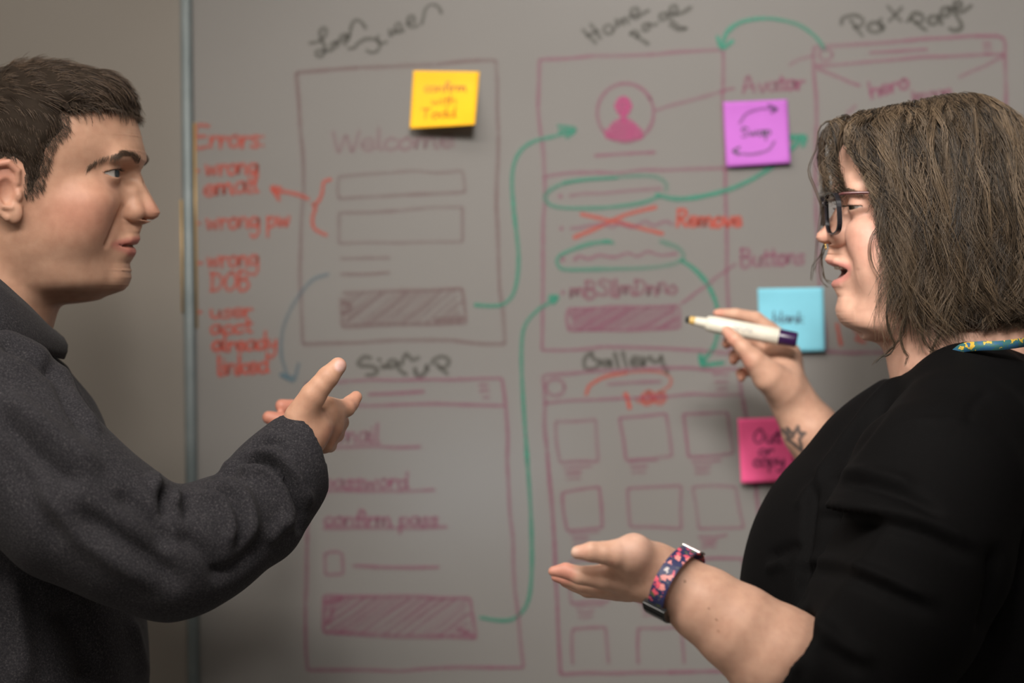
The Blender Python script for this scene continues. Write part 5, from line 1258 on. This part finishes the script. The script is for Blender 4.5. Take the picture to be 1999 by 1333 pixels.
lo, hi = bounds([(1460, 640, 2.66), (2200, 1760, 3.36)], .03)
def wcore(F):
    blob(F, 1810, 1130, 3.0, (.10, .15, .17), .04); blob(F, 1810, 1400, 3.0, (.13, .17, .24), .04); limb(F, [(1860, 700, 3.0, 105), (1840, 800, 3.0, 110)], .04)
    limb(F, [(1870, 860, 2.85, 80), (1800, 1070, 2.78, 100), (1700, 1290, 2.745, 95), (1600, 1325, 2.72, 98)], .03)
    limb(F, [(1870, 880, 3.16, 95), (1800, 960, 3.24, 90), (1730, 1015, 3.27, 75), (1690, 970, 3.265, 66)], .03)
Ve, Fe = core([wcore], lo, hi); Te = np.tile(WSK, (len(Ve), 1))
woman_skin = joined([woman_head, (VB, FB, TB), (VD, FD, TD), (Ve, Fe, Te)])

# ------------------------------------------------------------------ woman: black top
lo, hi = bounds([(1440, 620, 2.62), (2230, 1500, 3.38)], .03)
S2 = Field(lo, hi, .0044)
blob(S2, 1742, 1130, 3.0, (.1465, .20, .158), .03); blob(S2, 1770, 1420, 3.0, (.165, .205, .25), .06); blob(S2, 1900, 1100, 3.0, (.14, .20, .18), .06)
limb(S2, [(1742, 1000, 3.0, 190), (1752, 900, 3.0, 140), (1816, 797, 3.0, 108)], .03)
limb(S2, [(1930, 798, 3.0, 128), (1896, 812, 2.92, 134), (1872, 866, 2.84, 146)], .035); limb(S2, [(1930, 798, 3.0, 120), (1870, 830, 3.1, 118), (1850, 900, 3.17, 126)], .035)
limb(S2, [(1868, 905, 2.82, 142), (1830, 950, 2.78, 168), (1785, 1080, 2.745, 184), (1735, 1200, 2.73, 172), (1680, 1300, 2.725, 150)], .03)
limb(S2, [(1680, 1300, 2.725, 150), (1600, 1310, 2.715, 128), (1545, 1285, 2.708, 121), (1500, 1260, 2.705, 117)], .02)
limb(S2, [(1860, 880, 3.17, 125), (1800, 960, 3.24, 110), (1735, 1018, 3.275, 92), (1675, 960, 3.26, 82)], .03)
# neckline and sleeve opening
limb(S2, [(1850, 600, 3.0, 120), (1845, 690, 3.0, 116)], .012, 's'); limb(S2, [(1810, 640, 3.0, 85), (1806, 690, 3.0, 50)], .014, 's')
dv = P(1442, 1226, 2.70) - P(1545, 1300, 2.708); dv /= np.linalg.norm(dv); dv2 = dv + np.array([0, 0, .25]); 
S2.op(halfspace_cut(P(1534, 1258, 2.705), -dv, P(1535, 1270, 2.705) - .11, P(1470, 1240, 2.70) + .09), .004, 's')
limb(S2, [(1580, 1318, 2.715, 101), (1512, 1278, 2.705, 101), (1470, 1245, 2.70, 100)], .004, 's')
VS2, FS2 = S2.mesh(3)
wf = [([(1603, 989), (1699, 994), (1806, 1016), (1908, 1064)], 13, .007), ([(1600, 1012), (1699, 1018), (1800, 1042), (1890, 1085)], 12, -.006), ([(1625, 945), (1678, 941), (1774, 970), (1833, 1005)], 12, -.008), ([(1630, 925), (1690, 922), (1780, 945)], 12, .006),
      ([(1566, 1091), (1657, 1101), (1742, 1133), (1822, 1171)], 12, .007), ([(1570, 1112), (1650, 1122), (1735, 1156), (1810, 1192)], 12, -.006), ([(1576, 1198), (1614, 1235), (1699, 1288)], 12, .008), ([(1568, 1215), (1600, 1255), (1680, 1310)], 10, -.008), ([(1545, 1215), (1552, 1270), (1540, 1330)], 8, .006), ([(1560, 1215), (1572, 1280), (1560, 1333)], 8, -.006), ([(1530, 1215), (1530, 1270), (1515, 1330)], 7, -.005),
      ([(1766, 722), (1700, 795), (1614, 910), (1560, 985)], 9, .008), ([(1780, 735), (1715, 812), (1630, 925)], 9, -.007), ([(1500, 1090), (1530, 1075), (1560, 1065)], 10, -.006), ([(1498, 1110), (1535, 1095)], 10, .005), ([(1590, 930), (1575, 1050), (1562, 1180)], 10, -.010), ([(1890, 822), (1900, 790), (1930, 760)], 6, -.003), ([(1770, 820), (1830, 820), (1888, 820)], 6, .003), ([(1945, 1070), (1940, 1150), (1920, 1240)], 14, -.012)]
VS2 = folds(VS2, FS2, wf); VS2 = relax(VS2, FS2, 1, .4); VS2 = relax(VS2, FS2, 8, .5, np.exp(-(np.linalg.norm(VS2 - P(1525, 1265, 2.69), axis=1) / .07) ** 4))
woman = empty('person', (P(1820, 666, 3.0)[0], 3.0, 0)); tag(woman, 'person with wavy brown bob and glasses in a black top, holding a marker', 'person')
m_wskin = skin_mat('skin_woman')
o = obj('body', woman_skin[0], woman_skin[1], m_wskin, None, True); attr(o, 'tone', woman_skin[2]); under(o, woman)
for e in woman_eyes:
    o = obj('eye', e[0], e[1], m_eye, None, True); attr(o, 'tone', e[2]); under(o, woman)
m_whair = strand_mat('hair_chestnut', (0.010, 0.007, 0.005), (0.18, 0.125, 0.078)); m_whu = plain('hair_roots_chestnut', (0.016, 0.011, 0.008), .8, spec=.1)
hc = obj('hair', woman_cap[0], woman_cap[1], m_whu, None, True); under(hc, woman); tag(hc, 'wavy brown hair cut to the shoulder')
sub(strands('hair_strands', woman_hair, .00036, m_whair, None, shade=woman_shade), hc)
for q in woman_brows: strands('eyebrow', q, .00024, m_brow, woman)
for q in woman_lash: strands('eyelashes', q, .00018, m_lash, woman)
m_tooth = plain('tooth', (0.62, 0.58, 0.5), .25)
for (u0, a) in woman_teeth:
    v = [];
    for dz, g in ((-1, 1.0), (-7, .95), (-12, .8)):
        for du, da in ((-4, -3.8), (0, -3.4), (1.2, 0), (0, 3.4), (-4, 3.8)): v.append((u0 + du * g, a + da * g, -514 + dz))
    f = [(j * 5 + i, j * 5 + i + 1, j * 5 + 5 + i + 1, j * 5 + 5 + i) for j in range(2) for i in range(4)] + [(10, 11, 12, 13, 14), (4, 3, 2, 1, 0), (0, 5, 9, 4), (5, 10, 14, 9)]
    under(obj('tooth', woman_world(v), f, m_tooth, None, True), woman)
top2 = obj('top', VS2, FS2, m_black, None, True); under(top2, woman); tag(top2, 'black three-quarter sleeve knit top')
legs(woman, P(1810, 1300, 3.0)[0], m_trs, .165, P(1810, 1300, 3.0)[0] + .02, -1, m_shoe)
# ================================================================== things worn and held
def lathe(name, a, b, prof, mat, parent=None, n=28):
    """solid of revolution along a->b; prof rows (t metres from a, radius)"""
    a = np.array(a); ax = np.array(b) - a; ax /= np.linalg.norm(ax); s_ = np.cross(ax, [0, 0, 1.0]); s_ /= np.linalg.norm(s_); u = np.cross(s_, ax)
    V = [a + ax * t + r * (math.cos(p) * s_ + math.sin(p) * u) for t, r in prof for p in np.linspace(0, 2 * PI, n, endpoint=False)]; m = len(prof)
    F = [(j * n + i, j * n + (i + 1) % n, (j + 1) * n + (i + 1) % n, (j + 1) * n + i) for j in range(m - 1) for i in range(n)] + [tuple(range(n))[::-1], tuple(range((m - 1) * n, m * n))]
    o = obj(name, V, F, mat, None, True)
    md = o.modifiers.new('edges', 'EDGE_SPLIT'); md.split_angle = math.radians(40)
    if parent is not None: under(o, parent)
    return o
# --- marker pen
ma, mb = P(1338, 623, 3.226), P(1556, 664, 3.214); axm = (mb - ma) / np.linalg.norm(mb - ma); Lm = np.linalg.norm(mb - ma)
marker = empty('marker_pen', (ma + mb) / 2); tag(marker, 'white marker pen with dark purple end held in the raised hand', 'marker pen')
m_wplastic = plain('marker_white', (0.72, 0.68, 0.58), .35); m_purple = plain('marker_purple', (0.030, 0.008, 0.055), .3); m_nib = plain('marker_nib', (0.02, 0.02, 0.018), .8); m_ring = plain('marker_ring', (0.62, 0.40, 0.12), .5)
k_ = Lm / .1225
lathe('nib', ma, mb, [(0, .0022), (.001, .0034), (.006 * k_, .0038)], m_nib, marker)
lathe('ring', ma, mb, [(.0045 * k_, .0040), (.0075 * k_, .0044), (.0115 * k_, .0046)], m_ring, marker)
lathe('neck', ma, mb, [(.0105 * k_, .0046), (.012 * k_, .0050), (.022 * k_, .0054), (.0235 * k_, .0056)], m_wplastic, marker)
brl = lathe('barrel', ma, mb, [(.0225 * k_, .0064), (.0245 * k_, .0080), (.030 * k_, .0088), (.034 * k_, .0090), (.102 * k_, .0090), (.1025 * k_, .0088)], m_wplastic, marker)
lathe('end_cap', ma, mb, [(.1015 * k_, .0084), (.103 * k_, .0086), (.120 * k_, .0083), (.1218 * k_, .0078), (Lm, .0068)], m_purple, marker)
# print on the barrel: a grey flourish
sx = np.cross(axm, [0, 0, 1.0]); sx /= np.linalg.norm(sx); ux = np.cross(sx, axm); sx = sx if sx[1] < 0 else -sx; ux = ux if ux[2] > 0 else -ux
m_print = plain('marker_print', (0.22, 0.22, 0.26), .5)
def on_barrel(t, phi): return ma + axm * t + .00915 * (sx * math.cos(phi) + ux * math.sin(phi))
prt = [[on_barrel(.052 * k_ + x * k_, ph + .10 * math.sin(x * 900)) for x in np.linspace(0, .022, 26)] for ph in (.28, .02)]
o = tubes('printed_lettering', prt, [.00035] * 2, m_print, None, 4); under(o, marker)

# --- glasses (head pixels: U, W, V)
glasses = empty('eyeglasses', woman_world([(375, 0, -420)])[0]); tag(glasses, 'black-rimmed eyeglasses on the face of the person in black', 'eyeglasses')
m_frame = plain('frame_black', (0.012, 0.011, 0.014), .22); m_temple = plain('temple_plum', (0.10, 0.035, 0.035), .3)
m_lens, nt, b = newmat('lens_glass'); setp(b, col=(1, 1, 1), rough=0.0, trans=1.0, ior=1.03)
def lens_u(w): return 389 - (abs(w) / 136) ** 2 * 14
def lens_ring(sd, n=48, g=1.0):
    out = []
    for t in np.linspace(0, 2 * PI, n, endpoint=False):
        c, s_ = math.cos(t), math.sin(t); e = 3.2
        w = 70 + 50 * g * np.sign(c) * abs(c) ** (2 / e); v = -420 + 39 * g * np.sign(s_) * abs(s_) ** (2 / e)
        out.append((lens_u(w) - (v + 420) * -.06, sd * w, v))
    return np.array(out)
for sd in (1, -1):
    q = lens_ring(sd); rim = np.vstack([q, q[:2]])
    # rim: flat rectangular section swept around the lens
    inn = lens_ring(sd, g=.965); outr = lens_ring(sd, g=1.05); n = len(q); V = []
    for ring, du in ((inn, -4), (outr, -4), (outr, 4.5), (inn, 4.5)): V.append(ring + np.array([du, 0, 0]))
    F = [(a * n + i, a * n + (i + 1) % n, ((a + 1) % 4) * n + (i + 1) % n, ((a + 1) % 4) * n + i) for a in range(4) for i in range(n)]
    o = obj('rim', woman_world(np.vstack(V)), F, m_frame, None, False); under(o, glasses)
    l0 = lens_ring(sd, g=.97); c = l0.mean(0); V = np.vstack([l0 + [.8, 0, 0], l0 - [.8, 0, 0]]); F = [tuple(range(n)), tuple(range(2 * n - 1, n - 1, -1))] + [(i, n + i, n + (i + 1) % n, (i + 1) % n) for i in range(n)]
    o = obj('lens', woman_world(V), F, m_lens, None, False); under(o, glasses)
    hz = lens_u(122)
    tp = spline([(hz, sd * 123, -386), (hz - 12, sd * 138, -384), (hz - 70, sd * 146, -384), (220, sd * 149, -394), (175, sd * 149, -404), (150, sd * 147, -440)], n=30)
    o = tubes('temple', [woman_world(tp)], [.0016], m_temple, None, 8); under(o, glasses)
o = tubes('bridge', [woman_world(spline([(lens_u(20), 21, -404), (394, 0, -399), (lens_u(20), -21, -404)], n=12))], [.0018], m_frame, None, 8); under(o, glasses)

# --- nose ring
a = np.linspace(0, 2 * PI, 24); rg = np.array([(390 + 1.5 * math.sin(t), 5 + 5 * math.cos(t), -481 + 6 * math.sin(t)) for t in a])
m_gold, nt, b = newmat('gold'); noise_mix(nt, b, (0.75, 0.50, 0.16), (0.85, 0.6, 0.22), 30); setp(b, rough=.2, metal=1)
o = tubes('nose_ring', [woman_world(rg)], [.0006], m_gold, None, 8); tag(o, 'tiny gold ring in the nose of the person wearing glasses', 'nose ring')
# --- wristwatch
def pv(px, py, y): return P(px, py, y)
Cw = pv(1321, 1135, 2.70); e1 = pv(1352, 1076, 2.703) - Cw; 
fx = pv(1442, 1226, 2.70) - pv(1290, 1124, 2.70); fx /= np.linalg.norm(fx)
e2 = np.array([0, -1.0, 0]) * .0362 + (pv(1293, 1124, 2.70) - Cw) ; e1 = e1 * 1.0
wn = np.cross(e1, e2); wn /= np.linalg.norm(wn); wn = wn if wn @ fx > 0 else -wn
watch = empty('wristwatch', Cw); tag(watch, 'watch with navy floral strap on the open palm-up arm', 'wristwatch')
m_strap, nt, b = newmat('floral_strap')
tc = nt.nodes.new('ShaderNodeTexCoord'); nz = nt.nodes.new('ShaderNodeTexNoise'); nz.inputs['Scale'].default_value = 260; nz.inputs['Detail'].default_value = 1; vs_ = nt.nodes.new('ShaderNodeVectorMath'); vs_.operation = 'MULTIPLY_ADD'; vs_.inputs[1].default_value = (.006, .006, .006)
nt.links.new(tc.outputs['Object'], nz.inputs['Vector']); nt.links.new(nz.outputs['Color'], vs_.inputs[0]); nt.links.new(tc.outputs['Object'], vs_.inputs[2])
def vor(scale, rnd=1.0):
    v = nt.nodes.new('ShaderNodeTexVoronoi'); v.inputs['Scale'].default_value = scale; v.inputs['Randomness'].default_value = rnd; nt.links.new(vs_.outputs[0], v.inputs['Vector']); return v
def ramp(src, stops, const=True):
    r = nt.nodes.new('ShaderNodeValToRGB'); r.color_ramp.interpolation = 'CONSTANT' if const else 'LINEAR'
    e = r.color_ramp.elements; e[0].position = stops[0][0]; e[0].color = (*stops[0][1], 1); e[1].position = stops[1][0]; e[1].color = (*stops[1][1], 1)
    for p, c in stops[2:]: x = e.new(p); x.color = (*c, 1)
    nt.links.new(src, r.inputs['Fac']); return r
v1 = vor(150); f1 = ramp(v1.outputs['Distance'], [(0, (1, 1, 1)), (.44, (0, 0, 0))]); c1 = ramp(v1.outputs['Color'], [(0, (0.75, 0.10, 0.16)), (.45, (0.80, 0.30, 0.28)), (.65, (0.10, 0.13, 0.05)), (.82, (0.6, 0.55, 0.55))])
v2 = vor(260); f2 = ramp(v2.outputs['Distance'], [(0, (1, 1, 1)), (.22, (0, 0, 0))]); 
mxa = nt.nodes.new('ShaderNodeMix'); mxa.data_type = 'RGBA'; mxa.inputs['A'].default_value = (0.022, 0.026, 0.10, 1); mxa.inputs['B'].default_value = (0.16, 0.16, 0.12, 1); nt.links.new(f2.outputs['Color'], mxa.inputs['Factor'])
mxb = nt.nodes.new('ShaderNodeMix'); mxb.data_type = 'RGBA'; nt.links.new(f1.outputs['Color'], mxb.inputs['Factor']); nt.links.new(mxa.outputs['Result'], mxb.inputs['A']); nt.links.new(c1.outputs['Color'], mxb.inputs['B']); nt.links.new(mxb.outputs['Result'], b.inputs['Base Color']); setp(b, rough=.5)
def strap_arc(a0, a1, name, half, mat, lift=0.0, th=.0022, n=40):
    V = []
    for t in np.linspace(a0, a1, n):
        p = Cw + e1 * math.cos(t) + e2 * math.sin(t); o_ = e1 / np.linalg.norm(e1) * math.cos(t) + e2 / np.linalg.norm(e2) * math.sin(t); o_ /= np.linalg.norm(o_)
        for s_, h_ in ((-1, 0), (1, 0), (1, 1), (-1, 1)): V.append(p + wn * half * s_ + o_ * (lift + th * h_))
    F = [(j * 4 + i, j * 4 + (i + 1) % 4, (j + 1) * 4 + (i + 1) % 4, (j + 1) * 4 + i) for j in range(n - 1) for i in range(4)] + [(3, 2, 1, 0), tuple((n - 1) * 4 + i for i in range(4))]
    o = obj(name, V, F, mat, None, False); m = o.modifiers.new('bevel', 'BEVEL'); m.width = .0006; m.segments = 2; m.limit_method = 'ANGLE'; under(o, watch); return o
strap_arc(math.radians(-155), math.radians(150), 'strap', .0078, m_strap)
m_wdark = plain('watch_case', (0.02, 0.022, 0.024), .25); m_wglass = plain('watch_face', (0.006, 0.006, 0.008), .08); m_steel, nt, b = newmat('steel'); setp(b, col=(.78, .78, .78), rough=.25, metal=.7)
strap_arc(math.radians(140), math.radians(222), 'watch_case', .0115, m_wdark, 0, .006, 16); strap_arc(math.radians(152), math.radians(210), 'watch_face', .0098, m_wglass, .0059, .0008, 16)
strap_arc(math.radians(-14), math.radians(12), 'buckle', .0092, m_steel, .0020, .0016, 8)
# --- lanyard at the neck
lany = [P(1846, 706, 2.905), P(1862, 690, 2.893), P(1880, 679, 2.882), P(1915, 675, 2.868), P(1955, 674, 2.866), P(2000, 668, 2.885), P(2035, 662, 2.95), P(2040, 660, 3.05), P(2000, 664, 3.11), P(1950, 668, 3.13), P(1890, 675, 3.12), P(1855, 700, 3.09)]
m_lany, nt, b = newmat('lanyard_print'); tc = nt.nodes.new('ShaderNodeTexCoord')
n1 = nt.nodes.new('ShaderNodeTexNoise'); n1.inputs['Scale'].default_value = 110; n1.inputs['Detail'].default_value = 2; nt.links.new(tc.outputs['Object'], n1.inputs['Vector'])
r_ = ramp(n1.outputs['Fac'], [(0, (0.02, 0.10, 0.20)), (.47, (0.03, 0.12, 0.12)), (.56, (0.55, 0.36, 0.04)), (.66, (0.03, 0.10, 0.20))]); nt.links.new(r_.outputs['Color'], b.inputs['Base Color']); setp(b, rough=.6)
lc = spline(lany, n=96); Vl = []
for p in lc: Vl += [p + np.array([0, 0, .0045]), p + np.array([0, 0, -.0045])]
o = obj('lanyard', Vl, [(2 * i, 2 * i + 2, 2 * i + 3, 2 * i + 1) for i in range(len(lc) - 1)], m_lany, None, True); m = o.modifiers.new('solid', 'SOLIDIFY'); m.thickness = .0012; m.offset = 0
tag(o, 'blue and yellow patterned lanyard around the neck above the black top', 'lanyard')

# --- housing of the added, unseen spotlight
sp = empty('added_spotlight', SPOT_AT); tag(sp, 'black cylindrical spotlight added on the ceiling out of view to shape the light', 'spotlight')
sd_ = np.array(SPOT_TO) - np.array(SPOT_AT); sd_ /= np.linalg.norm(sd_); s0 = np.array(SPOT_AT)
m_sp = plain('added_spot_black', (0.02, 0.02, 0.02), .5)
lathe('added_spot_housing', s0 - sd_ * .25, s0, [(0, .03), (.01, .07), (.06, .10), (.10, .115), (.13, .118)], m_sp, sp)
o = tubes('added_spot_stem', [np.array([s0 - sd_ * .20, (s0[0] - sd_[0] * .2, s0[1] - sd_[1] * .2, RMZ - .005)])], [.012], m_sp, None, 10); under(o, sp)
under(added_spot_lamp, sp); added_spot_lamp.matrix_parent_inverse = Matrix.Translation(sp.location).inverted()
